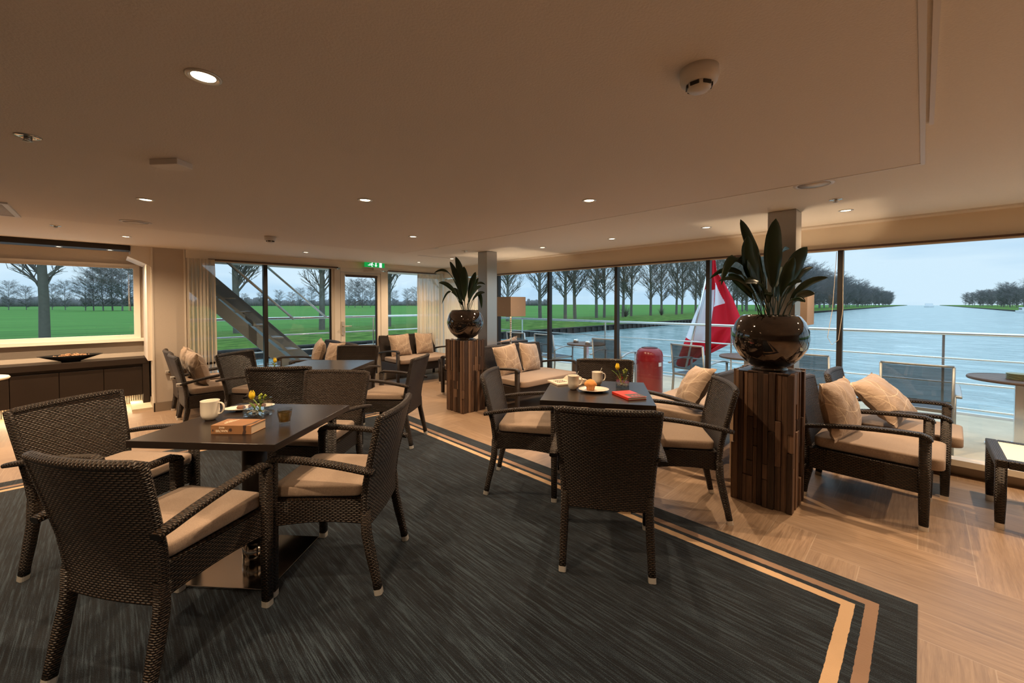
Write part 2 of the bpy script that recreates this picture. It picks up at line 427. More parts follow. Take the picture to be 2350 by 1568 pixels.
def bez(p, n=10):
    p = [Vector(q) for q in p]; out = []
    for i in range(n + 1):
        t = i / n; q = p[:]
        while len(q) > 1: q = [q[k].lerp(q[k + 1], t) for k in range(len(q) - 1)]
        out.append(q[0])
    return out
def text_mesh(body, size, name, mat, parent, m, depth=0.0006, align='CENTER', shear=0.0):
    cu = bpy.data.curves.new(name, 'FONT'); cu.body = body; cu.size = size; cu.extrude = depth; cu.align_x = align; cu.align_y = 'CENTER'; cu.shear = shear
    cu.resolution_u = 3
    tmp = bpy.data.objects.new('tmp_text', cu); C.objects.link(tmp); dg = bpy.context.evaluated_depsgraph_get(); dg.update()
    me = bpy.data.meshes.new_from_object(tmp.evaluated_get(dg)); bpy.data.objects.remove(tmp)
    me.materials.clear(); me.materials.append(M[mat]); me.transform(m); me.name = name
    o = bpy.data.objects.new(name, me); C.objects.link(o); o.parent = parent; return o

# ================================================================ the setting
ZC, ZP = 2.21, 2.17          # outer ceiling, lower centre panel
AX, PY, WY = 5.10, 7.25, 8.20  # aft glass, port glass, port window in the recess
def sbox(name, mat, *b, bevel=0):
    mb = MB()
    for q in b: mb.box(*q)
    return struct(mb.build(name, mat, bevel=bevel))
sbox('floor', 'wood_tiles', (-5.0, 5.12, -7.2, 8.35, -0.12, 0.0))
# carpet: its own origin at the corner
mb = MB(); mb.box(-6.5, 0, 0, 5.23, 0, 0.005)
cp = mb.build('carpet', 'carpet_pile', loc=(2.742, -0.005, 0.0)); tag(cp, 'dark blue grey streaked carpet with two tan border stripes laid on the wood floor', 'carpet')
# ceiling
sbox('ceiling', 'ceiling_vinyl_lit', (-5.0, 5.25, -7.2, 8.35, ZC, ZC + 0.15))
mb = MB(); mb.box(-4.8, 2.96, 0.02, 5.22, ZP, ZC); struct(mb.build('ceiling_panel', 'ceiling_vinyl'))
mb = MB(); mb.box(-4.8, 2.985, 0.004, 0.02, ZP - 0.004, ZP + 0.012); mb.box(2.96, 2.972, 0.02, 5.22, ZP - 0.002, ZP + 0.012)
mb.box(-4.8, 2.45, -0.02, -0.006, ZC - 0.012, ZC); struct(mb.build('trim_1', 'white_paint'))
# walls out of view
sbox('wall_forward', 'wall_linen', (-5.1, -5.0, -7.2, 8.35, 0, ZC))
sbox('wall_starboard', 'wall_linen', (-5.0, 5.2, -7.3, -7.2, 0, ZC))
# port side: recess with the long window, pilaster, glass wall with door
m = MB(); m.box(-5.0, 0.42, WY, 8.35, 0, 0.93); m.box(-5.0, 0.42, WY, 8.35, 2.03, ZC); m.box(0.33, 0.42, WY, 8.35, 0.93, 2.03); m.box(-5.0, -3.6, WY, 8.35, .93, 2.03)
struct(m.build('wall_port', 'wall_linen'))
m = MB(); m.box(0.42, 0.76, PY, 8.35, 0, ZC)
struct(m.build('wall_pilaster', 'wall_linen'))
m = MB(); m.box(0.405, 0.425, PY - 0.012, 7.34, 0.12, ZC); m.box(0.745, 0.765, PY - 0.02, PY + 0.02, 0.12, ZC)
struct(m.build('trim_2', 'white_paint'))
m = MB(); m.box(0.36, 0.42, 7.28, 8.20, 0.69, 1.98)
m.prism([(0.42, 2.02), (0.36, 1.96), (0.42, 1.86)], 1, 7.3, 7.9)
m.prism([(0.42, 2.21), (0.21, 2.21), (0.21, 2.10), (0.18, 2.07), (0.36, 1.98), (0.42, 1.92)], 1, 7.26, 7.95)
struct(m.build('wall_bracket', 'white_paint'))
sbox('trim_3', 'dark_beam', (-3.6, 0.205, 7.24, 7.50, 2.145, 2.209))
sbox('baseboard_port', 'base_trim', (0.41, 0.77, 7.235, 7.25, 0, 0.12), (0.405, 0.42, 7.235, 7.80, 0, 0.12))
sbox('wall_port_header', 'header_lit', (0.76, 5.25, PY - 0.02, 8.0, 2.095, ZC))
sbox('wall_port_low', 'white_paint', (0.76, 2.80, PY, 7.34, 0, 0.10), (3.78, 5.1, PY, 7.34, 0, 0.10))
sbox('baseboard_aft', 'base_trim', (AX - 0.006, AX, -7.2, PY, 0, 0.095))

def window(n, frame_boxes, fm, glass_boxes, extra=()):
    f = MB()
    for b in frame_boxes: f.box(*b)
    root = struct(f.build('window_%d' % n, fm))
    g = MB()
    for b in glass_boxes: g.box(*b)
    g.build('glass_pane', 'window_glass', root)
    for nm, mt, bx in extra:
        e = MB()
        for b in bx: e.box(*b)
        e.build(nm, mt, root)
    return root
# long recess window
window(1, [(-3.6, 0.33, 8.16, 8.24, 0.93, 1.0), (-3.6, 0.33, 8.16, 8.24, 1.97, 2.03), (0.26, 0.33, 8.16, 8.24, 1.0, 1.97), (-3.6, -3.53, 8.16, 8.24, 1.0, 1.97)],
       'white_paint', [(-3.53, 0.26, 8.205, 8.215, 1.0, 1.97)], [('window_sill', 'white_paint', [(-3.66, 0.36, 8.10, 8.16, 0.905, 0.95)]), ('blind_roll', 'sill_cream', [(-3.5, 0.22, 8.15, 8.165, 1.965, 1.985)])])
# port glass: two panes with a black mullion, door, one pane
window(2, [(0.76, 0.80, PY, 7.33, 0.1, 2.095), (2.76, 2.80, PY, 7.33, 0.1, 2.095), (0.80, 2.76, PY, 7.33, 0.10, 0.16), (0.80, 2.76, PY, 7.33, 2.07, 2.095)], 'white_paint',
       [(0.80, 2.76, 7.285, 7.295, 0.16, 2.07)], [('mullion', 'black_metal', [(1.72, 1.775, 7.24, 7.32, 0.12, 2.08)]), ('edge_seal', 'black_metal', [(2.735, 2.76, 7.27, 7.31, 0.16, 2.07)]),
        ('blind_cassette', 'blind_brown', [(1.02, 2.86, 7.205, 7.23, 2.075, 2.10)]), ('blind_bar', 'sill_cream', [(1.02, 2.84, 7.208, 7.228, 2.06, 2.075)])])
window(3, [(3.78, 3.82, PY, 7.33, 0.1, 2.095), (3.82, 5.05, PY, 7.33, 0.10, 0.16), (3.82, 5.05, PY, 7.33, 2.07, 2.095), (5.05, 5.12, 7.2, 7.33, 0.0, 2.095)], 'white_paint',
       [(3.82, 5.05, 7.285, 7.295, 0.16, 2.07)], [('blind_cassette', 'blind_brown', [(3.79, 4.9, 7.205, 7.23, 2.075, 2.095)])])
m = MB()
m.box(2.80, 2.90, 7.22, 7.33, 0, 2.06); m.box(3.66, 3.78, 7.22, 7.33, 0, 2.06); m.box(2.90, 3.66, 7.22, 7.33, 2.02, 2.095)
dr = struct(m.build('door_1', 'white_paint', bevel=0.006))
m = MB(); m.box(2.905, 2.985, 7.225, 7.29, 0.02, 2.015); m.box(3.59, 3.655, 7.225, 7.29, 0.02, 2.015); m.box(2.985, 3.59, 7.225, 7.29, 0.02, 0.14); m.box(2.985, 3.59, 7.225, 7.29, 1.955, 2.015)
leafo = m.build('door_leaf', 'white_paint', dr, bevel=0.005)
m = MB(); m.box(2.985, 3.59, 7.255, 7.265, 0.14, 1.955); m.build('glass_pane', 'window_glass', leafo)
m = MB(); m.box(3.565, 3.59, 7.24, 7.27, 0.14, 1.955); m.build('edge_seal', 'black_metal', leafo)
m = MB(); m.box(2.99, 3.585, 7.20, 7.222, 1.935, 1.975); m.build('blind_roll', 'blind_brown', leafo)
m = MB(); m.box(2.915, 2.955, 7.205, 7.225, 0.90, 1.14); m.sweep([(2.935, 7.21, 1.06), (2.935, 7.165, 1.06), (2.96, 7.155, 1.06), (3.07, 7.155, 1.06)], 0.009, n=8)
m.lathe([(0.008, 0), (0.008, 0.02)], n=8); m.build('door_handle', 'cap_metal', leafo)
# door closer and exit sign
t = thing('door_closer', 'pale grey door closer with folding arm above the glass door', 'door closer', (3.62, 7.19, 2.11))
m = MB(); m.box(-0.13, 0.16, -0.03, 0.03, -0.03, 0.03); m.build('body', 'white_plastic', t, bevel=0.008)
m = MB(); m.sweep([(0.05, -0.01, -0.032), (0.05, -0.01, -0.045), (-0.16, -0.02, -0.05), (-0.3, 0.02, -0.055)], 0.007, n=6); m.build('arm', 'cap_metal', t)
t = thing('exit_sign', 'green lit exit sign with running figure, down arrow and door above the glass door', 'sign', (3.49, 7.12, 2.172))
m = MB(); m.box(-0.19, 0.19, -0.012, 0.012, -0.048, 0.048); m.build('panel', 'sign_green', t)
m = MB(); m.box(-0.19, 0.19, -0.014, 0.1, -0.056, -0.048); m.box(-0.03, 0.03, -0.0, 0.11, 0.036, 0.0385 + 0.005); m.build('rail', 'white_plastic', t)
m = MB(); y0, y1 = -0.0145, -0.012
def pol(pts): m.prism(pts, 1, y0, y1)
pol([(0.085, -0.046), (0.135, -0.046), (0.135, 0.042), (0.085, 0.042)])
pol([(0.008, -0.01), (0.008, 0.04), (0.030, 0.04), (0.030, -0.01)]); pol([(-0.008, -0.008), (0.019, -0.042), (0.046, -0.008)])
pol([(-0.052 + 0.011 * cos(a * pi / 5), 0.034 + 0.011 * sin(a * pi / 5)) for a in range(10)])
pol([(-0.075, 0.005), (-0.055, 0.026), (-0.045, 0.022), (-0.06, -0.01), (-0.085, -0.012)])
pol([(-0.062, 0.024), (-0.098, 0.018), (-0.112, 0.0), (-0.104, -0.004), (-0.090, 0.010), (-0.064, 0.012)])
pol([(-0.05, 0.018), (-0.035, 0.0), (-0.02, 0.004), (-0.022, -0.004), (-0.04, -0.01), (-0.06, 0.01)])
pol([(-0.085, -0.012), (-0.098, -0.020), (-0.135, -0.018), (-0.135, -0.006), (-0.10, -0.006), (-0.08, 0.0)])
pol([(-0.085, -0.012), (-0.062, -0.012), (-0.045, -0.022), (-0.052, -0.044), (-0.064, -0.044), (-0.060, -0.026), (-0.08, -0.018)])
m.build('pictogram', 'sign_white', t)

# aft glass wall
WZ0, WZ1 = 0.15, 1.985
sbox('wall_aft_header', 'header_lit', (AX, 5.25, -7.2, PY, WZ1 + 0.015, ZC))
window(4, [(AX - 0.10, AX + 0.02, -7.2, PY, 0.10, 0.15), (AX, AX + 0.06, -7.2, PY, 0.0, 0.10)], 'sill_cream', [(AX + 0.02, AX + 0.03, -7.2, PY, WZ0, WZ1 + .02)],
       [('blind_cassette', 'blind_brown', [(AX - 0.035, AX + 0.005, -7.2, 5.75, 1.985, 2.003)]), ('blind_bar', 'sill_cream', [(AX - 0.03, AX, -7.2, 5.75, 1.970, 1.985)])]
       + [('mullion', 'black_metal', [(AX - 0.03, AX + 0.04, y - 0.022, y + 0.022, 0.15, 1.975)]) for y in (5.50, 4.282, 3.045, 1.808, 0.572, -0.665, -1.9, -3.14, -4.4)])
m = MB()
for k in range(3): m.box(AX - 0.16 - k * 0.03, AX - 0.145 - k * 0.03, -7, 5.3, ZC - 0.003, ZC)
struct(m.build('trim_4', 'white_paint'))
# blind cord
m = MB(); m.sweep([(5.05, 0.60, 1.96), (5.05, 0.625, 1.4), (5.05, 0.66, 1.12), (5.05, 0.625, 1.05), (5.05, 0.575, 1.10), (5.05, 0.545, 1.4), (5.05, 0.55, 1.96)], 0.0022, n=5)
tag(m.build('blind_cord', 'sill_cream'), 'thin looped blind cord hanging on the black mullion beside the larger potted plant', 'cord')
m = MB(); m.sweep([(0.215, 8.14, 1.9), (0.215, 8.14, 1.5), (0.222, 8.14, 1.35), (0.208, 8.14, 1.35), (0.205, 8.14, 1.5), (0.205, 8.14, 1.9)], 0.002, n=5)
tag(m.build('blind_cord', 'sill_cream'), 'thin blind cord beside the frame of the wide window over the sideboard', 'cord')

# curtains
def curtain(a, b, z0, z1, label, waves=9, amp=0.028, seed=1):
    rn = random.Random(seed); a = Vector(a); b = Vector(b); d = (b - a); L = d.length; d.normalize(); nn = Vector((-d.y, d.x))
    ph = rn.random() * 6
    def f(i, j):
        s = i * L; top = min(1, (1 - j) * 9)
        am = amp * (0.35 + 0.65 * top) * (1 + 0.3 * sin(s * 9 + ph))
        q = a + d * (s + 0.01 * sin(i * 40 + j * 2)) + nn * (am * sin(i * waves * 2 * pi + 0.5 * sin(i * 17 + ph) + 0.15 * j * 3))
        return (q.x, q.y, z0 + (z1 - z0) * j)
    t = thing('curtain', label, 'curtain', (0, 0, 0), 0, 'sheer curtains at the window corners')
    m = MB(); m.grid(f, waves * 10, 14); m.build('voile', 'sheer_voile', t)
    m = MB(); m.grid(lambda i, j: f(i, 1 - 0.045 * (1 - j)), waves * 10, 3); o = m.build('gathered_heading', 'sheer_voile', t)
    return t
curtain((0.775, 7.19), (1.10, 7.19), 0.11, 2.09, 'sheer cream curtain gathered beside the pilaster at the stairway window', 8, seed=2)
curtain((4.42, 7.17), (5.02, 7.17), 0.11, 2.06, 'sheer cream curtain covering the end of the pane next to the glass door', 9, seed=3)
curtain((5.03, 7.12), (5.03, 5.95), 0.16, 1.97, 'sheer cream curtain in the room corner behind the smaller potted plant', 15, seed=4)

# ---------------------------------------------------------------- ceiling fittings
def emis_disc(parent, r, z, n=20):
    m = MB(); m.lathe([(r, z), (0.0001, z - 0.0015)], n=n); return m.build('bulb', 'lamp_glow', parent)
def make_downlight():
    t = thing('downlight', 'x', 'ceiling light')
    m = MB(); m.lathe([(0.036, -0.001), (0.040, -0.006), (0.047, -0.004), (0.050, 0.0)], n=28); m.build('trim_ring', 'cap_metal', t)
    emis_disc(t, 0.033, -0.001)
    return t
DL = [  # x, y, z, label
    (0.224, 1.614, ZP, 'nearest and largest recessed downlight, over the empty side of the front table'),
    (0.191, 3.778, ZP, 'downlight in the centre panel nearest the flat white box on the ceiling'),
    (1.27, 2.725, ZP, 'downlight above the chairs between the front table and the second table'),
    (2.38, 1.642, ZP, 'downlight directly above the table with the muffin'),
    (2.315, 3.836, ZP, 'downlight in the centre panel near its far corner'),
    (4.218, 1.523, ZC, 'downlight near the aft windows above the love seat behind the muffin table'),
    (4.166, 2.558, ZC, 'downlight near the aft windows midway between the two steel columns'),
    (4.145, 3.604, ZC, 'downlight near the aft windows above the love seat by the floor lamp'),
    (4.259, 0.453, ZC, 'downlight just past the nearer steel column'),
    (2.063, 6.375, ZC, 'downlight above the armchairs in front of the stairway window'),
    (0.148, 6.323, ZC, 'downlight in front of the pilaster beside the sideboard'),
    (4.098, 5.57, ZC, 'downlight just above the leaves of the smaller plant'),
    (4.011, 6.456, ZC, 'small downlight near the exit sign, above the corner love seat')]
proto = make_downlight()
def spot(loc, w, name='downlight_beam', ang=150, parent=None):
    l = bpy.data.lights.new(name, 'SPOT'); l.energy = w; l.color = WARM; l.spot_size = radians(ang); l.spot_blend = 0.9; l.shadow_soft_size = 0.016
    o = bpy.data.objects.new(name, l); C.objects.link(o); o.location = loc
    if parent: o.parent = parent
    return o
for i, (x, y, z, lb) in enumerate(DL):
    o = proto if i == 0 else clone(proto)
    o.location = (x, y, z); o['label'] = lb; o['group'] = 'recessed downlights'
for (x, y, z, lb) in DL: spot((x, y, z - 0.012), SPOT_W * (1.0 if z == ZP else 1.0))
# unseen downlights added outside the view to lift the room's bounce light
for (x, y, z) in [(-0.85, 2.70, ZP), (-0.86, 0.55, ZP), (-1.95, 1.6, ZP), (-1.9, 3.8, ZP), (1.3, -1.6, ZC), (4.26, -0.6, ZC), (4.26, -1.7, ZC), (4.26, -2.9, ZC), (2.4, -2.6, ZC), (-1.0, 6.3, ZC), (-2.2, 6.3, ZC), (-0.2, -2.6, ZC)]:
    spot((x, y, z - 0.012), SPOT_W)
# two small lamps under the dark shelf beam
for x, lb in ((-0.42, 'small downlight under the dark beam over the sideboard, nearer the middle'), (0.02, 'small downlight under the dark beam over the sideboard, near its end')):
    t = thing('beam_light', lb, 'ceiling light', (x, 7.36, 2.145), 0, 'small lights in the dark beam')
    m = MB(); m.lathe([(0.024, -0.001), (0.030, -0.004), (0.034, 0.0)], n=20); m.build('trim_ring', 'cap_metal', t); emis_disc(t, 0.022, -0.001, 14)
for x in (-1.9, -1.16, -0.42, 0.02): spot((x, 7.36, 2.135), SPOT_W * 0.75, ang=150)

def smoke(loc, lb):
    t = thing('smoke_detector', lb, 'smoke detector', loc, 0, 'smoke detectors')
    m = MB(); m.lathe([(0.055, 0), (0.056, -0.028), (0.054, -0.033), (0.052, -0.040), (0.038, -0.046)], n=36); m.build('base', 'white_plastic', t)
    m = MB(); m.lathe([(0.036, -0.040), (0.034, -0.058), (0.028, -0.064), (0.0001, -0.066)], n=32); m.build('sensor_cap', 'white_plastic', t)
    m = MB()
    for k in range(6):
        a = k * pi / 3; M4 = Matrix.Rotation(a, 4, 'Z'); m.box(0.0335, 0.0368, -0.013, 0.013, -0.057, -0.047, M4)
    m.build('vent_slot', 'black_metal', t)
smoke((1.30, 0.495, ZP), 'large white smoke detector on the ceiling above the empty space near the viewer')
smoke((1.233, 4.908, ZP), 'small distant white smoke detector near the edge of the centre ceiling panel')
def speaker(loc, lb):
    t = thing('ceiling_speaker', lb, 'speaker', loc, 0, 'round ceiling speakers')
    m = MB(); m.lathe([(0.085, -0.003), (0.092, -0.007), (0.106, -0.004), (0.108, 0.0)], n=36); m.build('rim', 'white_plastic', t)
    m = MB(); m.lathe([(0.086, -0.0035), (0.0001, -0.005)], n=36); m.build('grille', 'ceiling_vinyl', t)
speaker((3.19, 0.50, ZC), 'round white ceiling speaker beside the centre panel, nearest the steel column')
speaker((0.179, 4.87, ZP), 'round white ceiling speaker near the sideboard side of the centre panel')
speaker((3.10, 4.69, ZC), 'small faint round ceiling speaker above the smaller potted plant')
def sprinkler(loc, lb):
    t = thing('sprinkler', lb, 'sprinkler', loc, 0, 'chrome sprinkler heads')
    m = MB(); m.lathe([(0.042, 0), (0.038, -0.004), (0.020, -0.007), (0.016, -0.002)], n=28); m.build('escutcheon', 'mirror_steel', t)
    m = MB(); m.lathe([(0.008, -0.002), (0.010, -0.012), (0.006, -0.016)], n=12); m.lathe([(0.0001, -0.020), (0.017, -0.021), (0.0001, -0.024)], n=16); m.box(-0.012, -0.009, -0.003, 0.003, -0.022, -0.004); m.box(0.009, 0.012, -0.003, 0.003, -0.022, -0.004)
    m.build('deflector', 'foil_steel', t)
sprinkler((-0.236, 2.715, ZP), 'chrome sprinkler head nearest the grille at the edge of the ceiling panel')
sprinkler((-0.354, 5.925, ZC), 'chrome sprinkler head above the sideboard side of the room')
sprinkler((3.765, 0.458, ZC), 'chrome sprinkler head beside the larger steel column')
sprinkler((3.624, 4.623, ZC), 'chrome sprinkler head near the farther steel column')
m = MB(); m.box(-0.045, 0.045, -0.075, 0.075, -0.03, 0.0); o = m.build('ceiling_box', 'white_plastic', loc=(0.235, 2.68, ZP), bevel=0.004); o.rotation_euler = (0, 0, radians(40))
tag(o, 'flat rectangular white box fixed to the ceiling near the sprinkler head', 'box')
t = thing('ceiling_grille', 'large square white ventilation grille at the edge of the centre ceiling panel', 'grille', (-0.80, 4.90, ZP))
m = MB()
for a in ((-0.3, -0.27, -0.32, 0.32), (0.27, 0.3, -0.32, 0.32), (-0.27, 0.27, -0.32, -0.29), (-0.27, 0.27, 0.29, 0.32)): m.box(a[0], a[1], a[2], a[3], -0.012, 0)
m.build('frame', 'white_plastic', t)
m = MB()
for k in range(22): m.box(-0.27, 0.27, -0.285 + k * 0.026, -0.275 + k * 0.026, -0.009, -0.001)
m.build('slat', 'white_plastic', t)
# linear vents near the port corner
for (x, y, lb) in ((3.75, 5.55, 'slim ceiling vent slot beyond the smaller plant'),):
    m = MB(); m.box(-0.3, 0.3, -0.035, 0.035, -0.004, 0); o = m.build('ceiling_vent', 'white_plastic', loc=(x, y, ZC)); tag(o, lb, 'vent')

# steel columns
for (x, y, lb) in ((4.0, 0.82, 'brushed steel column behind the larger potted plant'), (3.95, 4.50, 'brushed steel column behind the smaller potted plant')):
    m = MB(); m.box(-0.10, 0.10, -0.10, 0.10, 0, ZC); o = m.build('column', 'brushed_steel', loc=(x, y, 0), bevel=0.006); tag(o, lb, 'column', 'steel columns')

# sideboard under the recess window
t = thing('sideboard', 'long dark wood sideboard with warm light under it beneath the wide window', 'sideboard', (0, 7.85, 0))
m = MB(); m.box(-3.6, 0.40, -0.0, 0.345, 0.60, 0.68); m.build('top', 'dark_timber', t, bevel=0.003)
m = MB(); m.box(0.33, 0.40, 0.005, 0.34, 0, 0.60); m.box(-3.6, -3.53, 0.005, 0.34, 0, 0.60); m.box(-3.53, 0.33, 0.06, 0.34, 0.15, 0.60); m.build('body', 'dark_timber', t)
xs = [0.345 - 0.41 * k for k in range(0, 10)]
for k in range(9):
    m = MB(); m.box(xs[k + 1] + 0.003, min(xs[k] - 0.003, 0.327), 0.03, 0.06, 0.152, 0.555); m.build('door', 'dark_timber', t, bevel=0.002)
m = MB(); m.box(-3.5, 0.32, 0.20, 0.21, 0.138, 0.149); m.build('light_strip', 'led_strip', t)
m = MB()
for k in range(160): m.box(-3.5 + k * 0.024, -3.488 + k * 0.024, 0.30, 0.31, 0.0, 0.15)
m.build('ribbed_plinth', 'sill_cream', t)
l = bpy.data.lights.new('sideboard_strip_light', 'AREA'); l.shape = 'RECTANGLE'; l.size = 3.8; l.size_y = 0.02; l.energy = 26; l.color = (1, .76, .45)
lo = bpy.data.objects.new('sideboard_strip_light', l); C.objects.link(lo); lo.location = (-1.6, 7.85 + 0.16, 0.135); lo.rotation_euler = (radians(-14), 0, 0)
# dish on it
t = thing('dish', 'wide dark lacquered dish of potpourri standing on the sideboard', 'dish', (-0.37, 8.0, 0.68))
m = MB(); m.lathe([(0.085, 0.0), (0.095, 0.012), (0.19, 0.045), (0.30, 0.085), (0.305, 0.09), (0.29, 0.088), (0.18, 0.055), (0.08, 0.03), (0.0001, 0.026)], n=48, sy=0.45); m.build('bowl', 'bowl_lacquer', t)
rn = random.Random(5); m = MB()
for k in range(60):
    a = rn.random() * 2 * pi; r = sqrt(rn.random()) * 0.17; z = 0.062 + (0.17 - r) * 0.22 + rn.random() * 0.015
    c = Vector((r * cos(a), r * sin(a) * 0.42, z)); d = Vector((rn.uniform(-1, 1), rn.uniform(-1, 1) * .5, rn.uniform(-.3, .9))).normalized() * rn.uniform(.01, .03)
    m.sweep([c - d, c, c + d], [0.002, rn.uniform(.006, .011), 0.002], n=6)
o = m.build('potpourri', 'potpourri', t); o['kind'] = 'stuff'
# corner of a round table at the frame edge
t = thing('round_side_table', 'small round pale table partly outside the frame before the sideboard', 'table', (-1.045, 7.18, 0))
m = MB(); m.lathe([(0.0001, 0.62), (0.24, 0.62), (0.25, 0.635), (0.24, 0.65), (0.0001, 0.65)], n=40); m.build('tabletop', 'white_paint', t)
m = MB(); m.lathe([(0.16, 0), (0.16, 0.012), (0.025, 0.02), (0.022, 0.6)], n=24); m.build('pedestal', 'brushed_steel', t)

# ================================================================ rattan furniture
def lerp(a, b, t): return a + (b - a) * t
def tab(t, pts):
    for (a, va), (b, vb) in zip(pts, pts[1:]):
        if t <= b: return lerp(va, vb, (t - a) / (b - a))
    return pts[-1][1]
def backrest(parent, z0, z1, w0, w1, prof, bow, thick=0.030, name='backrest', nu=16, nv=14, rim=0.019, slant=0.0):
    """curved woven back: prof(z) -> y of the front face; bow = how far the middle lies behind the sides"""
    def surf(u, v, off):
        z = lerp(z0, z1, v); s = 2 * u - 1; w = lerp(w0, w1, v); b = bow * (0.35 + 0.65 * v)
        return Vector((s * w, prof(z) - b * (1 - s * s) - off, z))
    m = MB(); H = z1 - z0; Wd = 2 * w1
    m.grid(lambda u, v: surf(u, v, 0), nu, nv, Wd, H, flip=True); m.grid(lambda u, v: surf(u, v, thick), nu, nv, Wd, H)
    for e in (0, 1):
        m.grid(lambda u, v: surf(e, v, thick * u), 2, nv, thick, H, flip=(e == 1))
    m.grid(lambda u, v: surf(u, 1, thick * v), nu, 2, Wd, thick); m.grid(lambda u, v: surf(u, 0, thick * v), nu, 2, Wd, thick, flip=True)
    bk = m.build(name, 'rattan', parent)
    m = MB(); path = [surf(0, v / 10, thick / 2) for v in range(11)] + [surf(u / 14, 1, thick / 2) for u in range(1, 15)] + [surf(1, 1 - v / 10, thick / 2) for v in range(1, 11)]
    m.sweep(path, (rim, rim * 0.95), n=10, sq=0.35); m.build('back_rim', 'rattan_wrap', bk)
    return bk
def leg(parent, pts, r, cap=0.028):
    m = MB(); d = (Vector(pts[1]) - Vector(pts[0])).normalized(); p0 = Vector(pts[0]) + d * cap
    m.sweep([p0] + pts[1:], r, side=(1, 0, 0), n=12, sq=0.6); l = m.build('leg', 'rattan_wrap', parent)
    rr = r[0] if isinstance(r, list) else r; rr = rr if isinstance(rr, tuple) else (rr, rr)
    m = MB(); m.sweep([Vector(pts[0]), p0], (rr[0] * 1.03, rr[1] * 1.03), side=(1, 0, 0), n=12, sq=0.6, smooth=False); m.build('foot_cap', 'cap_metal', l)
    return l
def rounded_rect(w, d, r, n=4, cx=0, cy=0):
    out = []
    for (sx, sy, a0) in ((1, 1, 0), (-1, 1, 90), (-1, -1, 180), (1, -1, 270)):
        for k in range(n + 1):
            a = radians(a0 + 90 * k / n); out.append((cx + sx * (w - r) + r * cos(a), cy + sy * (d - r) + r * sin(a)))
    return out
def cushion(parent, w, y0, y1, z0, z1, name='seat_cushion', mat='seat_cloth', crown=0.012, wf=None, r=0.05):
    """box cushion with soft edges; w half width at the back, wf at the front"""
    wf = wf or w; n = 22; m = MB(); hy = (y1 - y0) / 2; cy = (y0 + y1) / 2; edge = 0.016
    out = rounded_rect(1, 1, 0.16, 5); K = len(out); rings = []
    def ring(inset, z):
        pts = []
        for (a, b) in out:
            y = cy + b * (hy - inset); ww = lerp(w, wf, (b + 1) / 2) - inset; pts.append((a * ww, y, z))
        return pts
    zs = [(edge, z0), (0.004, z0 + 0.006), (0, z0 + edge), (0, z1 - edge), (0.003, z1 - 0.007), (0.010, z1 - 0.002), (edge + 0.008, z1)]
    for i_, z in zs: m.v += ring(i_, z)
    R = len(zs)
    for i in range(R - 1):
        for k in range(K):
            j = (k + 1) % K; m.face([i * K + k, i * K + j, (i + 1) * K + j, (i + 1) * K + k], [(0, 0)] * 4, True)
    m.face(list(reversed(range(K))), [(0, 0)] * K)
    o = len(m.v); T = 5; last = (R - 1) * K
    for s in range(1, T + 1):
        f = 1 - s / (T + 0.0)
        base = [m.v[last + k] for k in range(K)]
        if s < T: m.v += [(p[0] * f, cy + (p[1] - cy) * f, z1 + crown * (1 - f * f)) for p in base]
        else: m.v.append((0, cy, z1 + crown))
    prev = last
    for s in range(1, T):
        cur = o + (s - 1) * K
        for k in range(K): j = (k + 1) % K; m.face([prev + k, prev + j, cur + j, cur + k], [(0, 0)] * 4, True)
        prev = cur
    c = len(m.v) - 1
    for k in range(K): m.face([prev + k, prev + (k + 1) % K, c], [(0, 0)] * 3, True)
    return m.build(name, mat, parent)

